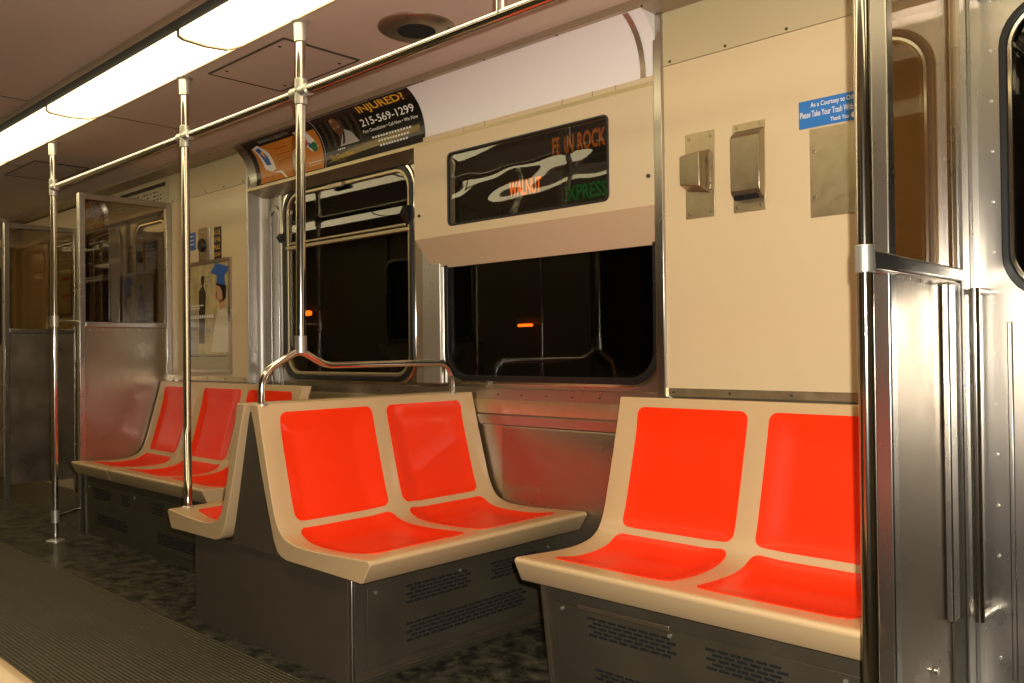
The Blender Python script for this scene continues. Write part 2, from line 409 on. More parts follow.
# bay end faces
MB().box(XB0 - 0.03, XB0, YP + 0.002, YB + 0.03, 0, 2.108).build('bay_end', 'grey', wn)
MB().box(XB1, XB1 + 0.03, YP + 0.002, YB + 0.03, 0, 2.108).build('bay_end', 'grey', wn)
_c = [(XB0 + 0.001, YP + 0.002)] + [(XB0 + 0.001 + 0.055*(1 - math.cos(math.radians(a))), 2.443 + 0.055*math.sin(math.radians(a))) for a in range(0, 91, 10)] + [(XB0 - 0.02, 2.498), (XB0 - 0.02, YP + 0.002)]
_n = len(_c)
MB().add([(x, y, 0.84) for x, y in _c] + [(x, y, 1.90) for x, y in _c], [(i, (i+1) % _n, _n+(i+1) % _n, _n+i) for i in range(_n)] + [tuple(range(_n)), tuple(range(_n, 2*_n))]).build('curved_corner', 'grey', wn, smooth=50)
# panelled walls either side
def panel_wall(x0, x1, p):
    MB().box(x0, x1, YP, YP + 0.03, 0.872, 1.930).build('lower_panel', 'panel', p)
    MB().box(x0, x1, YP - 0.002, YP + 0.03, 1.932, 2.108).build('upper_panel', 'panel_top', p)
    MB().box(x0, x1, YP - 0.003, YP + 0.03, 0.846, 0.872).build('dado_rail', 'brass', p)
    MB().box(x0, x1, YP + 0.006, YP + 0.03, 0.0, 0.846).build('kick_wall', 'steel_dull', p)
    r = MB(); n = int((x1 - x0) / 0.20)
    for i in range(n + 1):
        x = x0 + 0.05 + i * (x1 - x0 - 0.1) / n
        r.tube([(x, YP - 0.001, 1.942), (x, YP - 0.005, 1.942)], 0.0045, 8); r.tube([(x, YP - 0.002, 0.859), (x, YP - 0.006, 0.859)], 0.004, 8)
    r.build('rivets', 'seam', p)
panel_wall(XS0 - 0.01, XB0, wn); panel_wall(XB1, XS1 - 0.012, wn)
MB().box(XS1 - 0.012, -0.645, YP + 0.002, 2.47, 0.0, 2.108).build('jamb', 'steel', wn)
# trims on the panel edges
t1 = struct(MB().box(XB1 - 0.010, XB1 + 0.024, YP - 0.014, YP + 0.002, 0.84, 2.108).build('trim_2', 'steel', bevel=0.003))
t2 = struct(MB().box(XB0 - 0.014, XB0 + 0.001, YP - 0.006, YP + 0.002, 0.84, 2.108).build('trim_3', 'satin', bevel=0.002))
# cove over the bay
CV = [(2.305, 2.108), (2.330, 2.094), (2.352, 2.074), (2.371, 2.052), (2.386, 2.025), (2.397, 1.995), (2.404, 1.962), (2.407, 1.930), (2.404, 1.898)]
cl = [0.0]
for a, b in zip(CV, CV[1:]): cl.append(cl[-1] + math.dist(a, b))
CLEN = cl[-1]
def cove_pt(s):
    s = max(0, min(CLEN, s))
    for i in range(len(CV) - 1):
        if s <= cl[i + 1] + 1e-9:
            k = (s - cl[i]) / (cl[i + 1] - cl[i]); a, b = CV[i], CV[i + 1]
            ty, tz = b[0] - a[0], b[1] - a[1]; L = math.hypot(ty, tz)
            return a[0] + ty*k, a[1] + tz*k, tz / L, -ty / L       # normal towards the cabin (-y,-z side)
    return (*CV[-1], -1, 0)
mb = MB().prism_x(CV + [(2.52, 1.898), (2.52, 2.108)], XB0, XB1)
cv = struct(mb.build('trim_4', 'cove', smooth=50))
def cove_fn(u, v, layer):      # u = world x, v = 0 bottom .. CLEN top
    y, z, ny, nz = cove_pt(CLEN - v)
    if ny > 0: ny, nz = -ny, -nz
    o = 0.0012 + layer * 0.0006
    return (u, y + ny*o, z - abs(nz)*o)
# curved steel straps on the cove
for x in (-1.652,):
    st = [];
    for i in range(13):
        s = CLEN * i / 12; st.append((s,))
    m_ = MB(); vs = []; 
    for i in range(13):
        for dx in (-0.011, 0.011):
            vs.append(cove_fn(x + dx, CLEN * i / 12, 3))
    m_.add(vs, [(2*i, 2*i+1, 2*i+3, 2*i+2) for i in range(12)])
    m_.build('cove_strap', 'mould', cv)
_p = art_mesh('end_plate', 'steel', cv, cove_fn, polys=[rct(XB0 + .002, -4.15, 0, CLEN)], layer=1, cuts=[CLEN * i / 14 for i in range(1, 14)])
for _f in _p.data.polygons: _f.use_smooth = True
# ledges above windows (steel lintel) and below (sill)
MB().prism_x([(2.404, 1.898), (2.392, 1.893), (2.392, 1.878), (2.41, 1.872), (2.44, 1.866), (2.47, 1.852), (2.498, 1.85), (2.499, 1.898)], XB0, XB1).build('trim_5', 'brass', smooth=60); struct(bpy.data.objects['trim_5'])
MB().prism_x([(YB, 0.850), (2.495, 0.846), (2.495, 0.806), (2.4955, 0.745), (2.487, 0.738), (2.490, 0.702), (YB, 0.698)], XB0, XB1).build('trim_6', 'steel_dull', smooth=30); struct(bpy.data.objects['trim_6'])
MB().prism_x([(YB, 0.804), (2.493, 0.802), (2.490, 0.775), (2.4925, 0.746), (YB, 0.745)], XB0, XB1).build('olive_band', 'brass', bpy.data.objects['trim_6'])
rv = MB()
for i in range(20):
    x = XB0 + 0.1 + i * 0.13; rv.tube([(x, 2.496, 0.822), (x, 2.492, 0.822)], 0.0035, 8)
rv.build('rivets', 'seam', bpy.data.objects['trim_6'])
# narrow beige strip with joints above the sign housing
mb = MB().box(-2.775, XB1, 2.394, 2.41, 1.868, 1.912); st5 = struct(mb.build('trim_7', 'box', bevel=0.002))
j = MB()
for x in (-2.52, -2.40, -2.0, -1.86, -1.76): j.box(x - 0.002, x + 0.002, 2.3925, 2.396, 1.886, 1.912)
j.build('strip_joints', 'mould', st5)

def window_unit(idx, W, sash):
    x0, x1, z0, z1, r = W
    o = struct(MB().ring_y(rrect(x0 - 0.004, x1 + 0.004, z0 - 0.004, z1 + 0.004, r), rrect(x0 + 0.018, x1 - 0.018, z0 + 0.018, z1 - 0.018, r - 0.016), YB - 0.012, YB + 0.03).build('window_%d' % idx, 'black', bevel=0.002))
    MB().ring_y(rrect(x0 - 0.018, x1 + 0.018, z0 - 0.018, z1 + 0.018, r + 0.012), rrect(x0 - 0.003, x1 + 0.003, z0 - 0.003, z1 + 0.003, r), YB - 0.007, YB + 0.002).build('outer_frame', 'chrome', o, bevel=0.003)
    if sash:
        MB().ring_y(rrect(x0 + 0.018, x1 - 0.018, z0 + 0.018, z1 - 0.018, r - 0.016), rrect(x0 + 0.036, x1 - 0.036, z0 + 0.036, z1 - 0.036, r - 0.03), YB - 0.006, YB + 0.02).build('sash_frame', 'brass', o, bevel=0.004)
        MB().box(x0 + 0.02, x1 - 0.02, YB - 0.012, YB + 0.02, 1.548, 1.566).build('transom', 'brass', o, bevel=0.003)
        MB().box(x0 + 0.02, x1 - 0.02, YB - 0.004, YB + 0.02, 1.574, 1.586).build('upper_rail', 'brass', o, bevel=0.003)
        MB().box(x0 + 0.42, x0 + 0.55, YB - 0.028, YB - 0.006, 1.815, 1.838).build('latch', 'steel_dull', o, bevel=0.003)
        MB().prism_x([(2.475, 1.60), (2.455, 1.62), (2.475, 1.66), (2.5, 1.66), (2.5, 1.57)], x1 - 0.045, x1 - 0.012).build('catch', 'black', o)
        MB().prism_x([(2.485, 1.60), (2.470, 1.62), (2.485, 1.64), (2.5, 1.64), (2.5, 1.58)], x0 + 0.012, x0 - 0.04).build('catch', 'black', o)
    MB().box(x0 + 0.01, x1 - 0.01, YB + 0.008, YB + 0.012, z0 + 0.01, z1 - 0.01).build('pane', 'glass', o)
    return o
window_unit(1, W1, True); window_unit(2, W2, False)
# pressed panel and post left of window 1, post between the windows
MB().ring_y(rrect(XB0 + 0.058, -4.085, 0.80, 1.80, 0.04), rrect(XB0 + 0.070, -4.097, 0.83, 1.77, 0.03), YB - 0.006, YB).build('pressed_panel', 'steel', wn, bevel=0.003)
MB().box(-4.072, -4.052, YB - 0.010, YB, 0.78, 1.86).build('window_post', 'satin', wn, bevel=0.004)
MB().box(-2.888, -2.770, YB - 0.022, YB, 0.86, 1.86).build('window_post', 'satin', wn, bevel=0.006)
MB().box(-2.945, -2.893, YB - 0.010, YB, 0.86, 1.86).build('window_post', 'mould', wn, bevel=0.004)
rv = MB()
for i in range(9): rv.tube([(-2.83, YB - 0.021, 0.9 + i*0.08), (-2.83, YB - 0.025, 0.9 + i*0.08)], 0.003, 8)
rv.build('rivets', 'steel_dull', wn)

# ------------------------------------------------------------------ sign box
t = thing('destination_sign', ((-2.83 - 1.60) / 2, YP, 1.365), 'beige destination sign housing over the near window showing lit orange WALNUT', 'sign')
SX0, SX1 = -2.832, -1.600
mb = MB(); plate(mb, SX0, SX1, 1.480, 1.878, YP - 0.008, YP + 0.03, [(-2.617, -1.794, 1.520, 1.816, 0.022)])
# slanting underside and ends
mb.prism_x([(YP - 0.008, 1.480), (YP + 0.004, 1.480), (YB - 0.004, 1.372), (YB - 0.004, 1.362)], SX0, SX1)
mb.add([(SX0, YP - 0.008, 1.48), (SX0, YB - 0.003, 1.36), (SX0, YB - 0.003, 1.878), (SX0, YP - 0.008, 1.878)], [(0, 1, 2, 3)])
mb.add([(SX1, YP - 0.008, 1.48), (SX1, YB - 0.003, 1.36), (SX1, YB - 0.003, 1.878), (SX1, YP - 0.008, 1.878)], [(0, 1, 2, 3)])
mb.build('housing', 'box', t)
MB().ring_y(rrect(-2.621, -1.790, 1.516, 1.820, 0.024), rrect(-2.612, -1.799, 1.525, 1.811, 0.018), YP - 0.012, YP).build('gasket', 'black', t, bevel=0.002)
MB().box(-2.617, -1.794, YP - 0.002, YP + 0.001, 1.520, 1.816).build('pane', 'sign_glass', t)
rb = MB().box(-2.64, -1.77, YP + 0.046, YP + 0.05, 1.50, 1.84).build('roller_blind', 'roll_cloth', t)
g = MB()
for (x0, x1, z0, z1) in ((-2.60, -2.365, 1.70, 1.80), (-2.35, -2.06, 1.70, 1.80), (-2.03, -1.80, 1.70, 1.80), (-2.60, -2.365, 1.535, 1.665), (-2.35, -2.06, 1.535, 1.665), (-2.03, -1.80, 1.535, 1.665)):
    g.ring_y(rrect(x0, x1, z0, z1, 0.02, 4), rrect(x0 + .004, x1 - .004, z0 + .004, z1 - .004, 0.017, 4), YP + 0.044, YP + 0.046)
g.box(-2.048, -2.034, YP + 0.03, YP + 0.046, 1.51, 1.83)
g.build('blind_grid', 'roll_grid', rb)
def sign_fn(u, v, layer): return (u, YP + 0.044 - layer * 0.001, v)
art_mesh('lettering', 'roll_orange', rb, sign_fn, mesh2d=text2d('WALNUT', -2.318, 1.602, 0.168, 0.062, 0.025), layer=1)
art_mesh('lettering', 'roll_dim', rb, sign_fn, mesh2d=text2d('FERN ROCK', -2.092, 1.728, 0.250, 0.068, 0.025), layer=1)
art_mesh('lettering', 'roll_green', rb, sign_fn, mesh2d=text2d('EXPRESS', -2.045, 1.549, 0.205, 0.056, 0.02), layer=1)
for x, z in ((-2.800, 1.580), (-1.627, 1.578)):
    MB().tube([(x, YP - 0.006, z), (x, YP - 0.013, z)], 0.007, 12).build('screw', 'seam', t)
MB().box(-2.80, -1.62, YP + 0.052, YP + 0.056, 1.49, 1.86).build('back_plate', 'roll_cloth', t)

# ------------------------------------------------------------------ doors
def door(idx, xc, half, win):
    """double sliding door: win = (offset from centre in/out, z0, z1, r)"""
    objs = None
    o = MB(); plate(o, xc - half, xc - 0.004, 0.02, 1.98, 2.455, 2.485, [(xc - half + win[0], xc - win[1], win[2], win[3], win[4])])
    L = struct(o.build('door_%d' % idx, 'steel'))
    o = MB(); plate(o, xc + 0.004, xc + half, 0.02, 1.98, 2.455, 2.485, [(xc + win[1], xc + half - win[0], win[2], win[3], win[4])])
    R = struct(o.build('door_%d' % (idx + 1), 'steel'))
    for lf, (a, b) in ((L, (xc - half + win[0], xc - win[1])), (R, (xc + win[1], xc + half - win[0]))):
        MB().ring_y(rrect(a - .004, b + .004, win[2] - .004, win[3] + .004, win[4]), rrect(a + .014, b - .014, win[2] + .014, win[3] - .014, win[4] - .012), 2.444, 2.485).build('gasket', 'black', lf, bevel=.003)
        MB().ring_y(rrect(a + .014, b - .014, win[2] + .014, win[3] - .014, win[4] - .012), rrect(a + .026, b - .026, win[2] + .026, win[3] - .026, win[4] - .02), 2.446, 2.48).build('window_frame', 'chrome', lf, bevel=.003)
        MB().box(a + .005, b - .005, 2.466, 2.470, win[2] + .005, win[3] - .005).build('pane', 'glass', lf)
    MB().box(xc - 0.016, xc + 0.004, 2.440, 2.456, 0.02, 1.98).build('door_edge', 'black', L)
    return L, R
LD, RD = door(1, -5.92, 0.70, (0.09, 0.11, 1.10, 1.88, 0.10))
LD2, RD2 = door(3, 0.07, 0.72, (0.062, 0.11, 1.115, 1.875, 0.12))
rv = MB()
for i in range(14): rv.tube([(-0.612, 2.456, 0.2 + i*0.13), (-0.612, 2.451, 0.2 + i*0.13)], 0.004, 8)
rv.build('rivets', 'satin', LD2)
for (x0, x1, idx) in ((-6.66, XS0 - 0.01, 8), (XS1 + 0.03, 0.84, 9)):
    h = struct(MB().box(x0, x1, YP, 2.50, 1.93, 2.108).build('trim_%d' % idx, 'panel_top'))
    MB().box(x0, x1, YP - 0.004, 2.455, 1.905, 1.932).build('header_lip', 'steel_dull', h)
# fluted panel strips on the door leaf, right
fl_ = MB()
for i in range(5): fl_.box(-0.585 + i*0.05, -0.572 + i*0.05, 2.450, 2.456, 0.15, 1.06)
fl_.build('pressed_rib', 'steel', LD2, bevel=0.004)

# notice over the far door
t = thing('notice_board', (-5.72, YP, 1.93), 'long cream printed notice above the far doors', 'notice')
MB().box(-6.50, -5.19, YP - 0.006, YP - 0.001, 1.955, 2.080).build('board', 'notice', t)
def nfn(u, v, l): return (u, YP - 0.006 - 0.0006*l, v)
art_mesh('header_band', 'ad_black', t, nfn, polys=[rct(-5.90, -5.22, 2.052, 2.076)])
for r_ in range(3):
    art_mesh('text_line', 'ad_black', t, nfn, polys=[rct(x, x + 0.02 + 0.02*random.random(), 1.975 + r_*0.024, 1.983 + r_*0.024) for x in [-6.45 + 0.048*k for k in range(25)] if random.random() < .85])

# ------------------------------------------------------------------ windscreens
def windscreen(x, y0, y1, label, ztop=1.935, zb=0.10, wide=False):
    t = thing('windscreen', (x, (y0 + y1) / 2, 0), label, 'partition', 'glazed draught screens beside the doors')
    h = 0.018
    MB().box(x - h, x + h, y0, y0 + 0.036, 0.0, ztop).build('post', 'steel', t, bevel=0.004)
    MB().box(x - h, x + h, y1 - 0.034, y1, 0.0, ztop).build('post', 'steel', t, bevel=0.004)
    MB().box(x - h*0.9, x + h*0.9, y0 + 0.03, y1 - 0.03, ztop - 0.036, ztop - 0.001).build('top_rail', 'steel_dull', t, bevel=0.004)
    MB().box(x - h*1.1, x + h*1.1, y0 + 0.03, y1 - 0.03, 1.160, 1.194).build('sill_rail', 'steel', t, bevel=0.006)
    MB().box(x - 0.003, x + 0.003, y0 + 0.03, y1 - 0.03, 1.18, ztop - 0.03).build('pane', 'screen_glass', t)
    p = MB().box(x - 0.010, x + 0.010, y0 + 0.03, y1 - 0.03, zb, 1.165).build('lower_panel', 'steel_dull', t)
    r = MB()
    for i in range(7):
        yy = y0 + 0.06 + i * (y1 - y0 - 0.12) / 6
        for sx in (-1, 1): r.tube([(x + sx*0.009, yy, 1.148), (x + sx*0.014, yy, 1.148)], 0.004, 8)
    r.build('rivets', 'satin', p)
    return t
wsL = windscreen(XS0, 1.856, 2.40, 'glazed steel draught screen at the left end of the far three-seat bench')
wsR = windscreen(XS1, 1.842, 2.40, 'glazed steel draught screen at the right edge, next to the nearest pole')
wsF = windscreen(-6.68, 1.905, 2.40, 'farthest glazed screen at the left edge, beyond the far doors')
# extra covers on the near screen
MB().box(XS1 + 0.012, XS1 + 0.030, 2.185, 2.235, 0.345, 1.150).build('cover_strip', 'steel', wsR, bevel=0.004)
MB().box(XS1 + 0.011, XS1 + 0.016, 2.235, 2.33, 0.0, 1.155).build('dark_recess', 'base', wsR)
MB().box(XS1 + 0.018, XS1 + 0.022, 2.33, 2.366, 0.0, 1.93).build('corner_angle', 'steel', wsR)
MB().tube([(XS1 + 0.012, 2.10, 0.255), (XS1 + 0.020, 2.10, 0.255)], 0.008, 12).build('screw', 'chrome', wsR)
# upright hand bar in the corner
t = thing('grab_bar', (-0.595, 2.392, 0.30), 'slim upright steel hand bar in the corner behind the right screen', 'handrail')
MB().tube([(-0.633, 2.36, 0.31), (-0.633, 2.36, 1.145)], 0.011, 14).build('bar', 'chrome', t)
for z in (0.318, 1.138): MB().tube([(-0.633, 2.36, z), (-0.633, 2.40, z), (-0.630, 2.456, z)], 0.009, 10).build('bracket', 'satin', t)

# ------------------------------------------------------------------ poles and rail
def flange_top(x, y, t):
    disc(MB(), x, y, [(0.033, ZC), (0.033, ZC - 0.006), (0.024, ZC - 0.014), (0.0225, ZC - 0.075), (0.018, ZC - 0.078)]).build('ceiling_socket', 'satin', t)
def cross(x, y, z, t, left=True, right=True, r=0.016):
    m_ = MB().tube([(x, y, z - 0.045), (x, y, z + 0.045)], r + 0.006, 18)
    m_.tube([(x - (0.05 if left else 0.0), y, z), (x + (0.05 if right else 0.0), y, z)], r + 0.006, 18)
    m_.build('joint', 'satin', t, bevel=0.002)
ZR = 1.910
PA, PBx, PC, PH, PD = -4.984, -3.447, -2.577, -1.602, -0.639
t = thing('stanchion', (PA, RY, 0), 'leftmost polished steel pole standing on the floor by the far screen', 'pole', 'upright stanchions')
MB().tube([(PA, RY, 0.0), (PA, RY, ZC - 0.07)], 0.016, 20).build('pole', 'chrome', t)
flange_top(PA, RY, t); cross(PA, RY, ZR, t, left=False)
disc(MB(), PA, RY, [(0.045, 0.0), (0.045, 0.006), (0.022, 0.014)]).build('foot_flange', 'satin', t)
MB().tube([(PA, RY, 0.10), (PA, RY, 0.165)], 0.022, 18).build('lower_collar', 'satin', t)
MB().tube([(PA, RY, 0.130), (XS0, 1.862, 0.125)], 0.010, 12).build('lower_tie', 'chrome', t)
MB().tube([(PA, RY, 1.155), (PA, RY, 1.215)], 0.022, 18).build('upper_collar', 'satin', t)
MB().tube([(PA, RY, 1.19), (XS0, 1.858, 1.19)], 0.010, 12).build('upper_tie', 'chrome', t)
t = thing('stanchion', (PBx, RY, 0), 'second polished steel pole from the left, rising in front of the back-to-back seats', 'pole', 'upright stanchions')
BX, BY = -3.238, 1.567
MB().tube([(BX, BY, 0.398), (BX, BY, 0.46), (BX + (PBx-BX)*.12, BY + (RY-BY)*.12, 0.50), (BX + (PBx-BX)*.88, BY + (RY-BY)*.88, 0.66), (PBx, RY, 0.70), (PBx, RY, ZC - 0.07)], 0.016, 20).build('pole', 'chrome', t)
flange_top(PBx, RY, t); cross(PBx, RY, ZR, t)
disc(MB(), BX, BY, [(0.022, 0.398), (0.022, 0.404), (0.018, 0.408)]).build('foot_flange', 'satin', t)
t = thing('stanchion', (PC, RY, 0.99), 'third pole from the left, ending on the curved handrail above the middle seats', 'pole', 'upright stanchions')
MB().tube([(PC - 0.015, RY, 1.004), (PC, RY, ZC - 0.07)], 0.0165, 20).build('pole', 'chrome', t)
MB().tube([(PC - 0.015, RY, 1.0), (PC - 0.015, RY, 1.06)], 0.021, 18).build('lower_collar', 'satin', t)
flange_top(PC, RY, t); cross(PC, RY, ZR, t)
t = thing('rail_hanger', (PH, RY, ZC), 'short pole stub hanging the overhead rail at the top edge of the picture', 'pole')
MB().tube([(PH, RY, ZR), (PH, RY, ZC - 0.03)], 0.016, 18).build('stub', 'chrome', t)
flange_top(PH, RY, t)
t = thing('stanchion', (PD, RY, 0), 'nearest polished steel pole at the right, clamped to the draught screen', 'pole', 'upright stanchions')
MB().tube([(PD, RY, 0.0), (PD, RY, ZC - 0.07)], 0.0155, 24).build('pole', 'chrome', t)
flange_top(PD, RY, t); cross(PD, RY, ZR, t, right=False)
disc(MB(), PD, RY, [(0.045, 0.0), (0.045, 0.006), (0.022, 0.014)]).build('foot_flange', 'satin', t)
MB().tube([(PD, RY, 1.142), (PD, RY, 1.196)], 0.0185, 24).build('collar', 'satin', t, bevel=0.002)
MB().box(PD - 0.024, PD + 0.004, RY + 0.014, 1.843, 1.150, 1.190).build('screen_bracket', 'steel', t, bevel=0.004)
t = thing('overhead_rail', ((PA + PD) / 2, RY, ZR), 'long polished horizontal handrail running under the ceiling lights', 'handrail')
MB().tube([(PA, RY, ZR), (PD, RY, ZR)], 0.016, 20).build('rail', 'chrome', t)
# curved grab rail on the seat backs
GX = -2.600
t = thing('seat_handrail', (GX, 1.95, 0.824), 'curved steel handrail rising from the middle seat backs', 'handrail')
pts = [(GX, 1.518, 0.800), (GX, 1.518, 0.86)] + [(GX, 1.518 + 0.085*(1 - math.cos(math.radians(a))), 0.88 + 0.085*math.sin(math.radians(a))) for a in range(10, 70, 12)]
pts += [(GX, 1.600, 0.976), (GX, 1.645, 0.999), (GX, RY, 1.004), (GX, 1.69, 0.999), (GX, 1.735, 0.975), (GX, 1.765, 0.961), (GX, 1.80, 0.955)]
pts += [(GX, 2.05, 0.955), (GX, 2.30, 0.955)] + [(GX, 2.315 + 0.072*math.sin(math.radians(a)), 0.883 + 0.072*math.cos(math.radians(a))) for a in range(0, 91, 15)] + [(GX, 2.387, 0.800)]
MB().tube(pts, 0.0125, 16).build('rail', 'chrome', t)
for y in (1.518, 2.387): disc(MB(), GX, y, [(0.022, 0.8235), (0.022, 0.828), (0.014, 0.832)]).build('socket', 'satin', t)

# ------------------------------------------------------------------ seats
# side profile, d = distance forward of the back's rear top edge
def catmull(p, n=6):
    out = []
    for i in range(len(p) - 1):
        p0 = p[max(0, i - 1)]; p1 = p[i]; p2 = p[i + 1]; p3 = p[min(len(p) - 1, i + 2)]
        for k in range(n):
            t = k / n
            out.append(tuple(0.5 * ((2*p1[j]) + (-p0[j] + p2[j])*t + (2*p0[j] - 5*p1[j] + 4*p2[j] - p3[j])*t*t + (-p0[j] + 3*p1[j] - 3*p2[j] + p3[j])*t**3) for j in range(2)))
    out.append(p[-1]); return out
def seat_profile(D, zt=0.832):
    k = (D - 0.29) / 0.37
    f = lambda d: d if d <= 0.29 else 0.29 + (d - 0.29) * k
    if D < 0.6:     # shallower longitudinal units: tighter back rake too
        g = lambda d: f(d) * 1.0
    else: g = f
    top = catmull([(g(a), b) for a, b in ((0.052, 0.824), (0.085, 0.70), (0.122, 0.57), (0.152, 0.475), (0.182, 0.425), (0.225, 0.401), (0.292, 0.391), (0.40, 0.391), (0.52, 0.397), (0.61, 0.402), (0.648, 0.404))], 5)
    tip = [(g(0.657), 0.400), (g(0.660), 0.393), (g(0.624), 0.336), (g(0.616), 0.332)]
    rear = [(g(0.49), 0.334), (g(0.22), 0.336), (g(0.19), 0.342), (g(0.166), 0.356), (g(0.145), 0.39), (g(0.112), 0.48), (g(0.071), 0.60), (g(0.03), 0.74), (0.0, 0.822)]
    zz = lambda z: z if z <= 0.404 else 0.404 + (z - 0.404) * (zt - 0.404) / 0.420
    top = [(a, zz(b)) for a, b in top]; rear = [(a, zz(b)) for a, b in rear]
    return top, tip, rear
def smooth01(x): x = max(0, min(1, x)); return x*x*(3 - 2*x)
def make_seats(n, w, D, root, zt):
    """n seats, unit width w, built in the root's own frame: x along the width, -y forward"""
    top, tip, rear = seat_profile(D, zt)
    L = [0.0]
    for a, b in zip(top, top[1:]): L.append(L[-1] + math.dist(a, b))
    T = L[-1]
    def at(s):
        s = max(0, min(T, s))
        for i in range(len(top) - 1):
            if s <= L[i+1] + 1e-9:
                q = (s - L[i]) / (L[i+1] - L[i]); a, b = top[i], top[i+1]
                dx, dz = b[0]-a[0], b[1]-a[1]; l = math.hypot(dx, dz)
                return a[0]+dx*q, a[1]+dz*q, -dz/l, dx/l     # outward (up/forward) normal
    # arc positions of pads
    def s_of(cond):
        for i in range(400):
            s = T*i/399; d, z, _, _ = at(s)
            if cond(d, z): return s
        return T
    sb0 = s_of(lambda d, z: z <= zt - 0.026); sb1 = s_of(lambda d, z: z <= 0.446)
    ss0 = s_of(lambda d, z: z <= 0.430); ss1 = s_of(lambda d, z: d >= D - 0.085)
    W = n * w
    def depth(u, s):      # scoop of the moulded seat
        k = min(n - 1, int(u / w)); q = u - k*w
        e = smooth01((q - 0.03) / 0.10) * smooth01((w - 0.03 - q) / 0.10)
        f = 0.0
        f += 0.018 * smooth01((s - sb0 + .01) / 0.10) * smooth01((sb1 + 0.06 - s) / 0.10)
        f += 0.022 * smooth01((s - (ss0 - .03)) / 0.09) * smooth01((ss1 + 0.02 - s) / 0.16)
        return e * f
    def P(u, s, off=0.0):
        d, z, nx, nz = at(s); h = off - depth(u, s)
        return (u, -(d + nx*h), z + nz*h)
    NU, NS = 12 * n, 54
    us = [0.0, 0.008] + [W * i / NU for i in range(1, NU)] + [W - 0.008, W]
    back = tip + rear
    vs = []; m_ = NS + 1 + len(back)
    for u in us:
        for i in range(NS + 1): vs.append(P(u, T * i / NS))
        for d, z in back: vs.append((u, -d, z))
    fs = []
    for a in range(len(us) - 1):
        for i in range(m_): fs.append((a*m_ + i, a*m_ + (i+1) % m_, (a+1)*m_ + (i+1) % m_, (a+1)*m_ + i))
    fs.append(tuple(reversed(range(m_)))); fs.append(tuple((len(us)-1)*m_ + i for i in range(m_)))
    def local(mbx, name, mat, **k):
        Wm = wloc(root); mbx.v = [tuple(Wm @ Vector(v)) for v in mbx.v]
        return mbx.build(name, mat, root, **k)
    local(MB().add(vs, fs), 'shell', 'shell', bevel=0.010, smooth=40, seg=3)
    # orange inserts: rounded rectangles laid on the surface
    def pad(k, s0, s1, m0, m1, name):
        NN = 24; ma = m0 if k == 0 else m1; mb2 = m0 if k == n - 1 else m1
        ua, ub = k*w + ma, (k+1)*w - mb2; cu, hu = (ua+ub)/2, (ub-ua)/2; cs, hs = (s0+s1)/2, (s1-s0)/2; r = 0.026
        knots = [-hs + r*(1 - math.cos(a*PI/12)) for a in range(7)]; knots = knots + [-hs + r + (2*hs - 2*r)*a/(NN - 12) for a in range(1, NN - 12)] + [-x for x in reversed(knots)]
        grid = []; 
        for j in range(NN + 1):
            sv = knots[j]
            # half width at this s for a rounded rectangle
            dd = max(0, abs(sv) - (hs - r)); hw = hu - (r - math.sqrt(max(0, r*r - dd*dd)))
            # gentle taper towards the front corners of the seat insert
            for i in range(NN + 1): grid.append((cu + (-1 + 2*i/NN)*hw, cs + sv))
        n1 = NN + 1
        vv = [P(a, b, 0.0022) for a, b in grid]; lo = [P(a, b, -0.003) for a, b in grid]
        ff = [(j*n1+i, j*n1+i+1, (j+1)*n1+i+1, (j+1)*n1+i) for j in range(NN) for i in range(NN)]
        per = [i for i in range(n1)] + [j*n1+NN for j in range(1, n1)] + [NN*n1+i for i in range(NN-1, -1, -1)] + [j*n1 for j in range(NN-1, 0, -1)]
        N = len(vv); side = [(per[i], per[(i+1) % len(per)], N + per[(i+1) % len(per)], N + per[i]) for i in range(len(per))]
        return local(MB().add(vv + lo, ff + side), name, 'pad', smooth=40)
    for k in range(n):
        pad(k, sb0 + 0.004, sb1, 0.078, 0.034, 'back_pad'); pad(k, ss0 + 0.004, ss1, 0.074, 0.036, 'seat_pad')

def seat_thing(name, loc, rz, n, w, D, label, grp='moulded orange and tan seats', zt=0.830):
    t = thing(name, loc, label, 'seat', grp, rz); make_seats(n, w, D, t, zt); return t
H90 = PI / 2
seat_thing('double_seat', (-2.636, 1.493, 0), H90, 2, 0.4965, 0.658, 'middle tan double seat with orange panels facing right, handrail on its back')
seat_thing('double_seat', (-2.668, 2.486, 0), -H90, 2, 0.4965, 0.590, 'tan double seat facing left behind the middle seat, mostly hidden')
seat_thing('double_seat', (-1.705, 2.376, 0), 0, 2, 0.505, 0.576, 'nearest tan double seat with bright orange panels at the lower right', zt=0.843)
seat_thing('single_seat', (-5.148, 2.376, 0), 0, 1, 0.487, 0.571, 'far single tan seat against the left draught screen', zt=0.840)
seat_thing('double_seat', (-4.658, 2.376, 0), 0, 2, 0.530, 0.571, 'far tan double seat right of the single seat along the wall', zt=0.840)

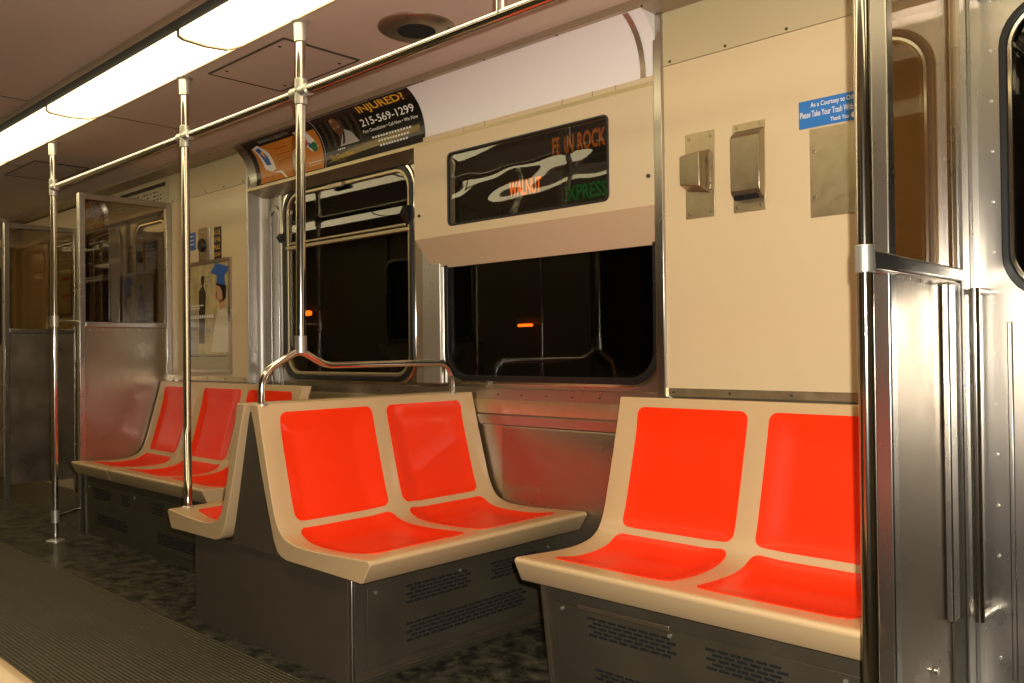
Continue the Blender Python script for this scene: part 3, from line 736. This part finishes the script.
# bases
def vent(mb, fn, u0, u1, z0, z1, rows, step=0.034, lean=0.0):
    for r_ in range(rows):
        z = z0 + (z1 - z0) * (r_ + 0.5) / rows; h = (z1 - z0) / rows * 0.30
        u = u0 + (step * 0.5 if r_ % 2 else 0)
        while u + step * 0.82 <= u1 + 1e-6:
            q = [(u, z - h), (u + step*0.82, z - h), (u + step*0.82, z + h), (u, z + h)]
            a = [fn(x, zz, 0.0) for x, zz in q]; b = [fn(x, zz, 0.0016) for x, zz in q]
            mb.add(a + b, [(0,1,2,3),(4,5,6,7),(0,1,5,4),(1,2,6,5),(2,3,7,6),(3,0,4,7)]); u += step
def base_front(t, fn, u0, u1, vents, latches, door_u=None, edge_mat='steel_dull'):
    """perforated access panel in the base's front; fn(u, z, out) -> world"""
    def slab(a, b, c, d, o0, o1):
        q = [(a, c), (b, c), (b, d), (a, d)]
        return MB().add([fn(x, z, o0) for x, z in q] + [fn(x, z, o1) for x, z in q], [(0,1,2,3),(4,5,6,7),(0,1,5,4),(1,2,6,5),(2,3,7,6),(3,0,4,7)])
    p = slab(u0 + 0.045, u1 - 0.045, 0.045, 0.285, 0.0, 0.004).build('access_panel', 'base', t, bevel=0.001)
    f2 = lambda u, z, o: fn(u, z, o + 0.0038)
    for a in vents:
        v_ = MB(); vent(v_, f2, *a); v_.build('vent', 'slot', p)
    for (a, b, z) in latches:
        slab(a, b, z, z + 0.014, 0.003, 0.010).build('slide_latch', 'steel_dull', p, bevel=0.002)
    for u in (u0 + 0.075, (u0 + u1) / 2 - 0.05, u1 - 0.08):
        c = Vector(fn(u, 0.268, 0.003)); e = Vector(fn(u, 0.268, 0.008)); MB().tube([c, e], 0.0055, 10).build('screw', 'satin', p)
    return p

# middle, back-to-back base
t = thing('heater_cabinet', (-2.58, 2.0, 0), 'dark boxed heater cabinet under the middle back-to-back seats', 'cabinet', 'dark heater cabinets under the seats')
MB().box(-3.095, -2.135, 1.525, 2.49, 0.0, 0.334).build('housing', 'base_side', t)
MB().prism_y([(-2.50, 0.334), (-2.795, 0.334), (-2.765, 0.42), (-2.668, 0.80), (-2.636, 0.80), (-2.585, 0.62), (-2.53, 0.44)], 1.512, 2.48).build('back_filler', 'base_side', t)
MB().box(-2.118, -2.105, 1.520, 1.532, 0.0, 0.334).build('corner_trim', 'steel', t, bevel=0.003)
MB().box(-2.140, -2.108, 1.532, 1.572, 0.0, 0.334).build('corner_angle', 'base', t, bevel=0.002)
MB().box(-2.136, -2.112, 1.548, 2.49, 0.0, 0.334).build('front_frame', 'base', t)
fnm = lambda u, z, o: (-2.112 + o, u, z)
base_front(t, fnm, 1.535, 2.49, [(1.73, 2.02, 0.205, 0.268, 5), (2.11, 2.36, 0.205, 0.268, 5), (1.73, 2.30, 0.085, 0.150, 5)], [])
MB().box(-2.112, -2.100, 1.55, 2.49, 0.018, 0.024).build('skirt_lip', 'steel_dull', t)

# right, near base
def long_base(x0, x1, label, vents, latches, yt, yb):
    t = thing('heater_cabinet', ((x0 + x1) / 2, 2.1, 0), label, 'cabinet', 'dark heater cabinets under the seats')
    mb_ = MB().prism_x([(yt, 0.334), (yb, 0.0), (2.38, 0.0), (2.38, 0.334)], x0, x1); mb_.build('housing', 'base', t)
    fn = lambda u, z, o: (u, yb + (yt - yb) * z / 0.334 - o, z)
    base_front(t, fn, x0, x1, vents, latches)
    for x in (x0, x1 - 0.012):
        MB().prism_x([(yt - 0.006, 0.334), (yb - 0.006, 0.0), (yb + 0.01, 0.0), (yt + 0.01, 0.334)], x, x + 0.012).build('corner_trim', 'steel_dull', t)
    return t
long_base(-1.655, -0.69, 'dark slotted heater cabinet under the nearest double seat', [(-1.49, -1.20, 0.205, 0.265, 5), (-1.12, -0.90, 0.205, 0.265, 5), (-1.48, -1.22, 0.06, 0.12, 5), (-1.12, -0.90, 0.06, 0.12, 5)], [(-1.52, -1.22, 0.280)], 1.862, 1.905)
long_base(-5.10, -3.66, 'dark slotted heater cabinet under the far three seats', [(-4.98, -4.72, 0.21, 0.27, 5), (-4.60, -4.48, 0.21, 0.27, 5), (-4.22, -4.08, 0.21, 0.27, 5), (-3.98, -3.80, 0.21, 0.27, 5), (-4.94, -4.52, 0.07, 0.13, 5), (-4.18, -3.72, 0.07, 0.13, 5)], [], 1.862, 1.870)

# heater / lower wall panel between seats: smooth steel
struct(MB().prism_x([(2.496, 0.698), (2.492, 0.69), (2.492, 0.12), (2.50, 0.10), (YB + 0.01, 0.10), (YB + 0.01, 0.698)], -2.42, -1.66).build('trim_10', 'steel_dull', smooth=50))

# ------------------------------------------------------------------ wall fixtures on the right panel
t = thing('emergency_box', (-1.44, YP, 1.417), 'small dark metal box on a plate, left one on the tan wall panel', 'box', 'metal boxes on the tan wall panel')
MB().box(-1.488, -1.383, YP - 0.004, YP, 1.417, 1.689).build('back_plate', 'brass', t, bevel=0.001)
MB().add([(-1.480, YP - 0.004, 1.505), (-1.398, YP - 0.004, 1.492), (-1.398, YP - 0.004, 1.630), (-1.480, YP - 0.004, 1.626),
          (-1.484, YP - 0.046, 1.522), (-1.410, YP - 0.050, 1.508), (-1.410, YP - 0.050, 1.618), (-1.484, YP - 0.046, 1.612)],
         [(0,1,2,3),(4,5,6,7),(0,1,5,4),(1,2,6,5),(2,3,7,6),(3,0,4,7)]).build('cover', 'box_metal', t, smooth=20, bevel=0.003)
MB().box(-1.404, -1.390, YP - 0.016, YP - 0.003, 1.50, 1.62).build('side_flange', 'box_metal', t, bevel=0.002)
for x, z in ((-1.474, 1.672), (-1.397, 1.672), (-1.474, 1.433), (-1.397, 1.433), (-1.394, 1.52), (-1.394, 1.595)):
    MB().tube([(x, YP - 0.003, z), (x, YP - 0.008 - (0.011 if x > -1.396 else 0), z)], 0.005, 10).build('screw', 'steel_dull', t)
t = thing('intercom_box', (-1.265, YP, 1.417), 'taller metal box with louvred underside, right one on the tan wall panel', 'box', 'metal boxes on the tan wall panel')
MB().box(-1.318, -1.212, YP - 0.004, YP, 1.417, 1.689).build('back_plate', 'brass', t, bevel=0.001)
MB().prism_x([(YP - 0.003, 1.668), (YP - 0.030, 1.650), (YP - 0.036, 1.640), (YP - 0.036, 1.478), (YP - 0.030, 1.466), (YP - 0.003, 1.452)], -1.310, -1.213).build('cover', 'box_metal', t, smooth=12, bevel=0.002)
s_ = MB()
for i in range(11): s_.box(-1.302 + i*0.0072, -1.299 + i*0.0072, YP - 0.031, YP - 0.012, 1.452, 1.4655)
s_.build('louvre', 'slot', t)
for x, z in ((-1.304, 1.678), (-1.226, 1.678), (-1.304, 1.432), (-1.226, 1.432)):
    MB().tube([(x, YP - 0.003, z), (x, YP - 0.008, z)], 0.005, 10).build('screw', 'steel_dull', t)
t = thing('access_plate', (-0.99, YP, 1.375), 'plain metal plate under the blue sticker on the tan wall panel', 'plate')
MB().box(-1.072, -0.905, YP - 0.004, YP, 1.375, 1.630).build('plate', 'brass', t, bevel=0.001)
for z in (1.565, 1.432): MB().tube([(-1.058, YP - 0.003, z), (-1.058, YP - 0.008, z)], 0.005, 10).build('screw', 'steel_dull', t)
t = thing('courtesy_sticker', (-1.0, YP, 1.637), 'blue sticker with white lettering asking riders to take trash', 'sticker')
MB().box(-1.104, -0.915, YP - 0.002, YP, 1.636, 1.716).build('backing', 'sticker', t)
def wfn(u, v, l): return (u, YP - 0.0022 - 0.0006*l, v)
art_mesh('lettering', 'ad_white', t, wfn, mesh2d=text2d('As a Courtesy to Others', -1.068, 1.690, 0.146, 0.018, 0.012))
art_mesh('lettering', 'ad_white', t, wfn, mesh2d=text2d('Please Take Your Trash With You', -1.100, 1.666, 0.180, 0.018, 0.012))
art_mesh('lettering', 'ad_white', t, wfn, mesh2d=text2d('Thank You', -1.010, 1.644, 0.052, 0.012, 0.012))
art_mesh('lettering', 'ad_white', t, wfn, polys=[ell(-0.943, 1.650, 0.008, 0.008)])

# ------------------------------------------------------------------ wall fixtures on the far left panel
def pfn(u, v, l): return (u, YP - 0.004 - 0.0006*l, v)
t = thing('wall_poster', (-4.69, YP, 0.9), 'framed wall poster of a smiling woman under a scribbled blue graduation cap', 'poster')
X0, X1, Z0, Z1 = -4.955, -4.428, 0.905, 1.530
MB().ring_y(rct(X0 - .012, X1 + .012, Z0 - .012, Z1 + .012), rct(X0 + .006, X1 - .006, Z0 + .006, Z1 - .006), YP - 0.014, YP).build('frame', 'steel_dull', t)
MB().box(X0, X1, YP - 0.003, YP, Z0, Z1).build('print', 'photo_bg', t)
w_, h_ = X1 - X0, Z1 - Z0
U = lambda a: X0 + a*w_
V = lambda b: Z0 + b*h_
art_mesh('picture_street', 'ad_dim', t, pfn, polys=[[(U(.30), V(.25)), (U(.42), V(.25)), (U(.46), V(.72)), (U(.40), V(.80)), (U(.30), V(.74))], ell(U(.39), V(.84), .022, .03)], layer=1)
art_mesh('picture_road', 'ad_grey', t, pfn, polys=[[(U(.0), V(.16)), (U(.26), V(.16)), (U(.22), V(.55)), (U(.0), V(.60))]], layer=1)
art_mesh('picture_jacket', 'jacket', t, pfn, polys=[[(U(.58), V(.17)), (U(1.0), V(.17)), (U(1.0), V(.42)), (U(.93), V(.55)), (U(.84), V(.60)), (U(.74), V(.56)), (U(.66), V(.42))]], layer=2)
art_mesh('picture_neck', 'ad_skin2', t, pfn, polys=[[(U(.78), V(.55)), (U(.88), V(.57)), (U(.88), V(.66)), (U(.78), V(.64))], ell(U(.775), V(.70), .042, .052, rot=.15), [(U(.66), V(.695)), (U(.72), V(.72)), (U(.71), V(.68))]], layer=3)
art_mesh('picture_hair', 'ad_black', t, pfn, polys=[[(U(.70), V(.78)), (U(.72), V(.82)), (U(.84), V(.83)), (U(.92), V(.76)), (U(.91), V(.66)), (U(.85), V(.62)), (U(.83), V(.72)), (U(.77), V(.77))]], layer=4)
art_mesh('picture_lips', 'ad_red', t, pfn, polys=[ell(U(.715), V(.668), .010, .005)], layer=5)
art_mesh('picture_cap', 'ad_blue', t, pfn, polys=[[(U(.58), V(.90)), (U(.70), V(.985)), (U(1.0), V(.93)), (U(.88), V(.86)), (U(.90), V(.77)), (U(.72), V(.80)), (U(.72), V(.87))]], layer=5)
scr = []
for (a, b, k_) in ((.44, .86, 3), (.46, .82, 3), (.45, .78, 2), (.46, .36, 3), (.08, .38, 4), (.06, .30, 3)):
    scr += [[(U(a + .045*i), V(b)), (U(a + .045*i + .02), V(b + .018)), (U(a + .045*i + .03), V(b + .016)), (U(a + .045*i + .012), V(b - .004))] for i in range(k_)]
art_mesh('handwriting', 'ad_blue', t, pfn, polys=scr, layer=5)
art_mesh('slogan', 'ad_white', t, pfn, polys=[rct(U(.10 + .055*i), U(.10 + .055*i + .04), V(.485), V(.515)) for i in range(10)] + [rct(U(.10 + .04*i), U(.13 + .04*i), V(.60), V(.613)) for i in range(8)] + [rct(U(.10 + .04*i), U(.13 + .04*i), V(.575), V(.588)) for i in range(6)], layer=5)
art_mesh('caption_band', 'notice', t, pfn, polys=[rct(X0 + .006, X1 - .006, V(.01), V(.155))], layer=2)
art_mesh('caption_text', 'ad_black', t, pfn, polys=[rct(U(.05 + .03*i), U(.05 + .03*i + .02), V(.125), V(.138)) for i in range(30)], layer=4)
art_mesh('logo', 'ad_blue', t, pfn, polys=[ell(U(.06), V(.20), .016, .022)], layer=4)
t = thing('alarm_plate', (-4.72, YP, 1.52), 'small steel alarm plate with round dark dial above the wall poster', 'switch')
MB().box(-4.795, -4.690, YP - 0.006, YP, 1.545, 1.735).build('plate', 'box_metal', t, bevel=0.001)
MB().box(-4.686, -4.650, YP - 0.010, YP, 1.535, 1.735).build('side_strip', 'steel', t, bevel=0.002)
MB().tube([(-4.745, YP - 0.005, 1.635), (-4.745, YP - 0.022, 1.635)], [0.040, 0.034], 20).build('dial', 'black', t, bevel=0.003)
MB().tube([(-4.745, YP - 0.005, 1.71), (-4.745, YP - 0.012, 1.71)], 0.006, 10).build('screw', 'satin', t)
t = thing('alarm_sticker', (-4.56, YP, 1.52), 'narrow black sticker with yellow words right of the alarm plate', 'sticker')
MB().box(-4.612, -4.530, YP - 0.003, YP, 1.525, 1.725).build('backing', 'ad_black', t)
ty = []
for i in range(8):
    ty.append(rct(-4.602 + 0.004*(i % 3), -4.542 - 0.004*(i % 2), 1.540 + i*0.022, 1.550 + i*0.022))
words = ['IN CASE', 'OF FIRE', 'PULL', 'DOWN']
for i, wd in enumerate(words): art_mesh('lettering', 'ad_yellow', t, pfn, mesh2d=text2d(wd, -4.604, 1.682 - i*0.042, 0.066, 0.024))
t = thing('notice_sticker', (-4.9, YP, 1.62), 'blue notice sticker partly behind the second pole, on the far panel', 'sticker')
MB().box(-4.965, -4.838, YP - 0.003, YP, 1.618, 1.722).build('backing', 'ad_blue', t)
art_mesh('lettering', 'ad_white', t, pfn, polys=[rct(-4.955 + 0.022*k, -4.955 + 0.022*k + .016, 1.695 - r_*0.024, 1.703 - r_*0.024) for r_ in range(3) for k in range(5)])

# ------------------------------------------------------------------ posters on the cove
cuts = [CLEN * i / 14 for i in range(1, 14)]
def cove_panel(t, x0, x1, mat, name='print', layer=0, v0=0.0, v1=CLEN):
    return art_mesh(name, mat, t, cove_fn, polys=[rct(x0, x1, v0, v1)], layer=layer, cuts=cuts)
CH = CLEN
t = thing('cove_poster', (-3.15, 2.38, 1.9), 'black curved advert poster reading INJURED? with a phone number', 'poster')
A0, A1 = -3.505, -2.772
cove_panel(t, A0, A1, 'ad_black')
cf = lambda name, mat, polys=(), layer=1, mesh2d=None: art_mesh(name, mat, t, cove_fn, polys=polys, layer=layer, cuts=cuts, mesh2d=mesh2d)
cf('lettering', 'ad_yellow', mesh2d=text2d('INJURED?', -3.150, CH*0.765, 0.325, CH*0.20, 0.02), layer=2)
cf('lettering', 'ad_white', mesh2d=text2d('215-569-1299', -3.180, CH*0.555, 0.372, CH*0.145, 0.012), layer=2)
cf('lettering', 'ad_white', mesh2d=text2d('Free Consultation \u2022 Call Now \u2022 Win Now', -3.185, CH*0.435, 0.385, CH*0.060, 0.01), layer=2)
cf('gold_band', 'ad_gold', [[(A0, CH*.07), (A1 - .03, CH*.22), (A1 - .03, CH*.33), (A0 + .2, CH*.24)]], 1)
for i_, (a, b) in enumerate(((-3.13, -2.83), (-3.09, -2.85), (-3.08, -2.88))):
    cf('small_print', 'ad_white', [rct(a + 0.020*k, a + 0.020*k + .014, CH*(.30 - .085*i_), CH*(.335 - .085*i_)) for k in range(int((b - a) / 0.020))], 3)
cf('lettering', 'ad_yellow', mesh2d=text2d('"The Check Maker', -3.475, CH*0.125, 0.20, CH*0.085), layer=3)
cf('lettering', 'ad_gold', mesh2d=text2d('is Number 1"', -3.42, CH*0.04, 0.11, CH*0.06), layer=3)
cf('curtain_stripe', 'ad_dim', [rct(-3.47 + .05*k, -3.45 + .05*k, CH*.35, CH*.85) for k in range(6)], 1)
cf('jacket', 'ad_grey', [[(-3.375, CH*.33), (-3.345, CH*.50), (-3.31, CH*.62), (-3.27, CH*.55), (-3.225, CH*.33)]], 3)
cf('tie', 'ad_black', [[(-3.352, CH*.36), (-3.335, CH*.36), (-3.315, CH*.58), (-3.325, CH*.60)]], 4)
cf('face', 'ad_skin', [ell(-3.355, CH*.73, .036, CH*.17, rot=.0), [(-3.36, CH*.52), (-3.315, CH*.52), (-3.32, CH*.65), (-3.36, CH*.65)]], 2)
cf('face_highlight', 'ad_skin2', [ell(-3.368, CH*.84, .014, CH*.025), ell(-3.345, CH*.70, .008, CH*.02), ell(-3.375, CH*.69, .006, CH*.015)], 3)
cf('caption', 'ad_white', [rct(-3.40 + .016*k, -3.389 + .016*k, CH*.27, CH*.295) for k in range(4)], 3)
t = thing('cove_poster', (-3.83, 2.38, 1.9), 'orange and black curved advert poster left of the third pole', 'poster')
B0, B1 = -4.160, -3.508
cove_panel(t, B0, B1, 'ad_black')
cf('orange_field', 'ad_orange', [rct(B0 + .055, B1 - .012, 0.004, CH*.80)], 1)
cf('lettering', 'ad_grey', mesh2d=text2d('SHARING IS GROWTH', -4.0, CH*0.86, 0.28, CH*0.07), layer=2)
cf('shoe_art', 'ad_white', [[(-4.09, CH*.80), (-4.03, CH*.84), (-3.975, CH*.62), (-3.95, CH*.26), (-3.985, CH*.22), (-4.05, CH*.30)], [(-3.97, CH*.2), (-3.90, CH*.20), (-3.84, CH*.0 + .004), (-3.855, .004), (-3.91, CH*.16)]], 2)
cf('shoe_blue', 'ad_blue', [[(-4.075, CH*.76), (-4.035, CH*.78), (-4.0, CH*.56), (-3.985, CH*.36), (-4.03, CH*.38)]], 3)
cf('shoe_yellow', 'ad_yellow', [[(-4.05, CH*.66), (-4.02, CH*.70), (-4.015, CH*.52)]], 4)
cf('circle_art', 'ad_white', [ell(-3.735, CH*.28, .055, CH*.26)], 2)
cf('badge', 'ad_white', [[(-3.69, CH*.86), (-3.60, CH*.90), (-3.545, CH*.45), (-3.60, CH*.38), (-3.65, CH*.55)]], 3)
cf('badge_red', 'ad_red', [ell(-3.635, CH*.62, .018, CH*.10)], 4)
cf('badge_green', 'ad_green', [ell(-3.578, CH*.47, .026, CH*.10)], 4)
cf('badge_blue', 'ad_blue', [ell(-3.650, CH*.74, .016, CH*.07), ell(-3.61, CH*.52, .012, CH*.06)], 4)
cf('body_text', 'ad_black', [rct(-3.92 + .022*k + (.01 if r % 2 else 0), -3.905 + .022*k, CH*(.64 - .06*r), CH*(.655 - .06*r)) for r in range(6) for k in range(6)], 2)
cf('corner_text', 'ad_white', [rct(-3.645 + .018*k, -3.633 + .018*k, CH*(.17 - .06*r), CH*(.19 - .06*r)) for r in range(2) for k in range(6)], 2)

# ------------------------------------------------------------------ far end beyond the far doors
wf = struct(MB().box(XE - 0.03, -6.66, YP, YP + 0.03, 0.0, 2.10).build('wall_northwest', 'panel'))
MB().box(-7.46, -6.70, YP - 0.012, YP, 1.90, 1.925).build('picture_rail', 'steel_dull', wf)
t = thing('route_map', (-7.05, YP, 1.3), 'white and red framed map on the far wall, seen beyond the leftmost pole', 'poster')
MB().box(-7.30, -6.78, YP - 0.008, YP, 1.30, 1.93).build('frame', 'steel_dull', t)
def mfn(u, v, l): return (u, YP - 0.009 - 0.0006*l, v)
art_mesh('sheet', 'notice', t, mfn, polys=[rct(-7.28, -6.80, 1.32, 1.91)])
art_mesh('red_lines', 'ad_red', t, mfn, polys=[rct(-7.0, -6.82, 1.57, 1.59), rct(-7.0, -6.82, 1.44, 1.46), rct(-7.22, -7.10, 1.50, 1.515)], layer=2)
art_mesh('small_print', 'ad_dim', t, mfn, polys=[rct(-6.99 + 0.03*k, -6.97 + 0.03*k, 1.62 + 0.03*r, 1.63 + 0.03*r) for k in range(5) for r in range(8)] + [rct(-7.25 + 0.03*k, -7.235 + 0.03*k, 1.36 + 0.04*r, 1.37 + 0.04*r) for k in range(7) for r in range(10)], layer=2)
we = MB(); 
we.box(XE - 0.04, XE, YO, 1.70, 0, 2.16); we.box(XE - 0.04, XE, 2.33, YP + .02, 0, 2.16); we.box(XE - 0.04, XE, 1.70, 2.33, 1.90, 2.16)
we = struct(we.build('wall_west', 'panel_top'))
MB().box(XE, XE + 0.012, YO, YP, 1.96, 2.112).build('end_header', 'steel_dull', we)
d5 = struct(MB().box(XE - 0.06, XE - 0.04, 1.66, 2.37, 0, 1.94).build('door_5', 'steel_dull'))
MB().prism_x([(y, z) for y, z in rrect(1.80, 2.25, 1.05, 1.78, 0.08)], XE - 0.045, XE - 0.036).build('pane', 'black', d5)

# ------------------------------------------------------------------ opposite side (out of frame; seen only in reflections)
ws = MB(); plate(ws, XE, XR, 0.0, 2.112, YO - 0.03, YO, [(-6.50, -6.04, 1.10, 1.88, .1), (-5.80, -5.34, 1.10, 1.88, .1), (-4.03, -2.97, 0.87, 1.86, .12), (-2.75, -1.66, 0.88, 1.86, .12), (-1.2, -0.2, 0.88, 1.86, .12), (0.4, 1.3, 0.88, 1.86, .12)])
ws = struct(ws.build('wall_south', 'opp'))
for (a, b) in ((-5.93, -5.22), (-6.65, -5.94)):
    MB().box(a, b, YO, YO + 0.012, 0.02, 1.95 - 0.87 + .0).build('door_leaf', 'steel', ws)
    MB().ring_y(rrect(a + .12, b - .10, 1.10, 1.88, .1), rrect(a + .14, b - .12, 1.12, 1.86, .09), YO, YO + 0.02).build('door_frame', 'steel', ws)
MB().box(XE, XR, YO - 0.09, YO - 0.05, 0.8, 1.95).build('night_backing', 'night', ws)
struct(MB().box(0.84, XR, YP, YP + 0.03, 0, 2.108).build('wall_northeast', 'opp'))
struct(MB().box(XR, XR + 0.03, YO, 2.52, 0, 2.16).build('wall_east', 'opp'))
seat_thing('double_seat', (-0.95, 0.0, 0), PI, 2, 0.505, 0.545, 'tan double seat along the camera side wall, only its corner showing at the lower left', 'camera side seats')
t = thing('heater_cabinet', (-1.45, 0.2, 0), 'dark heater cabinet under the camera side seat, below the picture', 'cabinet', 'dark heater cabinets under the seats')
MB().box(-1.93, -0.98, -0.02, 0.45, 0.0, 0.334).build('housing', 'base', t)
MB().box(-1.90, -1.01, 0.45, 0.454, 0.04, 0.30).build('access_panel', 'base', t)
for i, (x, wd) in enumerate(((-3.9, 'left'), (-4.9, 'far left'))):
    t = thing('stanchion', (x, 0.60, 0), 'camera side steel pole seen only reflected in the %s window' % wd, 'pole', 'camera side poles')
    MB().tube([(x, 0.60, 0.0), (x, 0.60, ZC)], 0.016, 16).build('pole', 'chrome', t)
    disc(MB(), x, 0.60, [(0.045, 0.0), (0.045, 0.006), (0.022, 0.014)]).build('foot_flange', 'satin', t)

# ------------------------------------------------------------------ outside: tunnel wall with lamps
tw = struct(MB().box(-14, 4, 4.6, 4.7, -1, 4).build('wall_tunnel', 'night'))
t = thing('tunnel_lamp', (-4.12, 4.5, 1.18), 'orange glowing tunnel lamp seen through the near window', 'lamp', 'tunnel lamps')
MB().tube([(-4.19, 4.5, 1.180), (-4.06, 4.5, 1.180)], 0.010, 12).build('bulb', 'lamp', t)
MB().box(-4.25, -3.99, 4.54, 4.6, 1.19, 1.24).build('bracket', 'base', t)
t = thing('tunnel_lamp', (-6.86, 4.5, 1.37), 'small orange glowing tunnel lamp seen through the left window', 'lamp', 'tunnel lamps')
MB().tube([(-6.90, 4.5, 1.370), (-6.84, 4.5, 1.370)], 0.024, 12).build('bulb', 'lamp', t)
MB().box(-6.95, -6.78, 4.54, 4.6, 1.40, 1.45).build('bracket', 'base', t)

# ------------------------------------------------------------------ camera, flash, world
f = 857.37
Bm = [[0.7263, -0.0154, -0.6872], [0.6873, 0.0002, 0.7264], [-0.011, -0.9999, 0.0107]]   # world x,y,z axes in (right, down, forward)
right = Vector((Bm[0][0], Bm[1][0], Bm[2][0])); down = Vector((Bm[0][1], Bm[1][1], Bm[2][1])); fwd = Vector((Bm[0][2], Bm[1][2], Bm[2][2]))
right.normalize(); fwd = (fwd - right * fwd.dot(right)).normalized(); up = right.cross(fwd)
cam = bpy.data.cameras.new('camera'); co = bpy.data.objects.new('camera', cam); COL.objects.link(co)
cam.sensor_width = 36; cam.lens = f * 36 / 1024; cam.clip_start = 0.02; cam.clip_end = 100
R = Matrix((right, up, -fwd)).transposed().to_4x4()
co.matrix_world = Matrix.Translation((0, 0, 1.0)) @ R
SC.camera = co
fl_l = bpy.data.lights.new('camera_flash', 'SPOT'); fl_l.energy = 195; fl_l.color = (1.0, 0.92, 0.82); fl_l.shadow_soft_size = 0.012
fl_l.spot_size = math.radians(100); fl_l.spot_blend = 0.5
fo = bpy.data.objects.new('camera_flash', fl_l); COL.objects.link(fo)
fo.matrix_world = Matrix.Translation(Vector((0, 0, 1.0)) + right * 0.045 + up * 0.07) @ R
w = bpy.data.worlds.new('night'); SC.world = w; w.use_nodes = True
w.node_tree.nodes['Background'].inputs[0].default_value = (0.01, 0.008, 0.006, 1); w.node_tree.nodes['Background'].inputs[1].default_value = 0.3
SC.view_settings.view_transform = 'Standard'; SC.view_settings.look = 'None'; SC.view_settings.gamma = 1.0
SC.view_settings.use_curve_mapping = False
SC.view_settings.exposure = 0.24
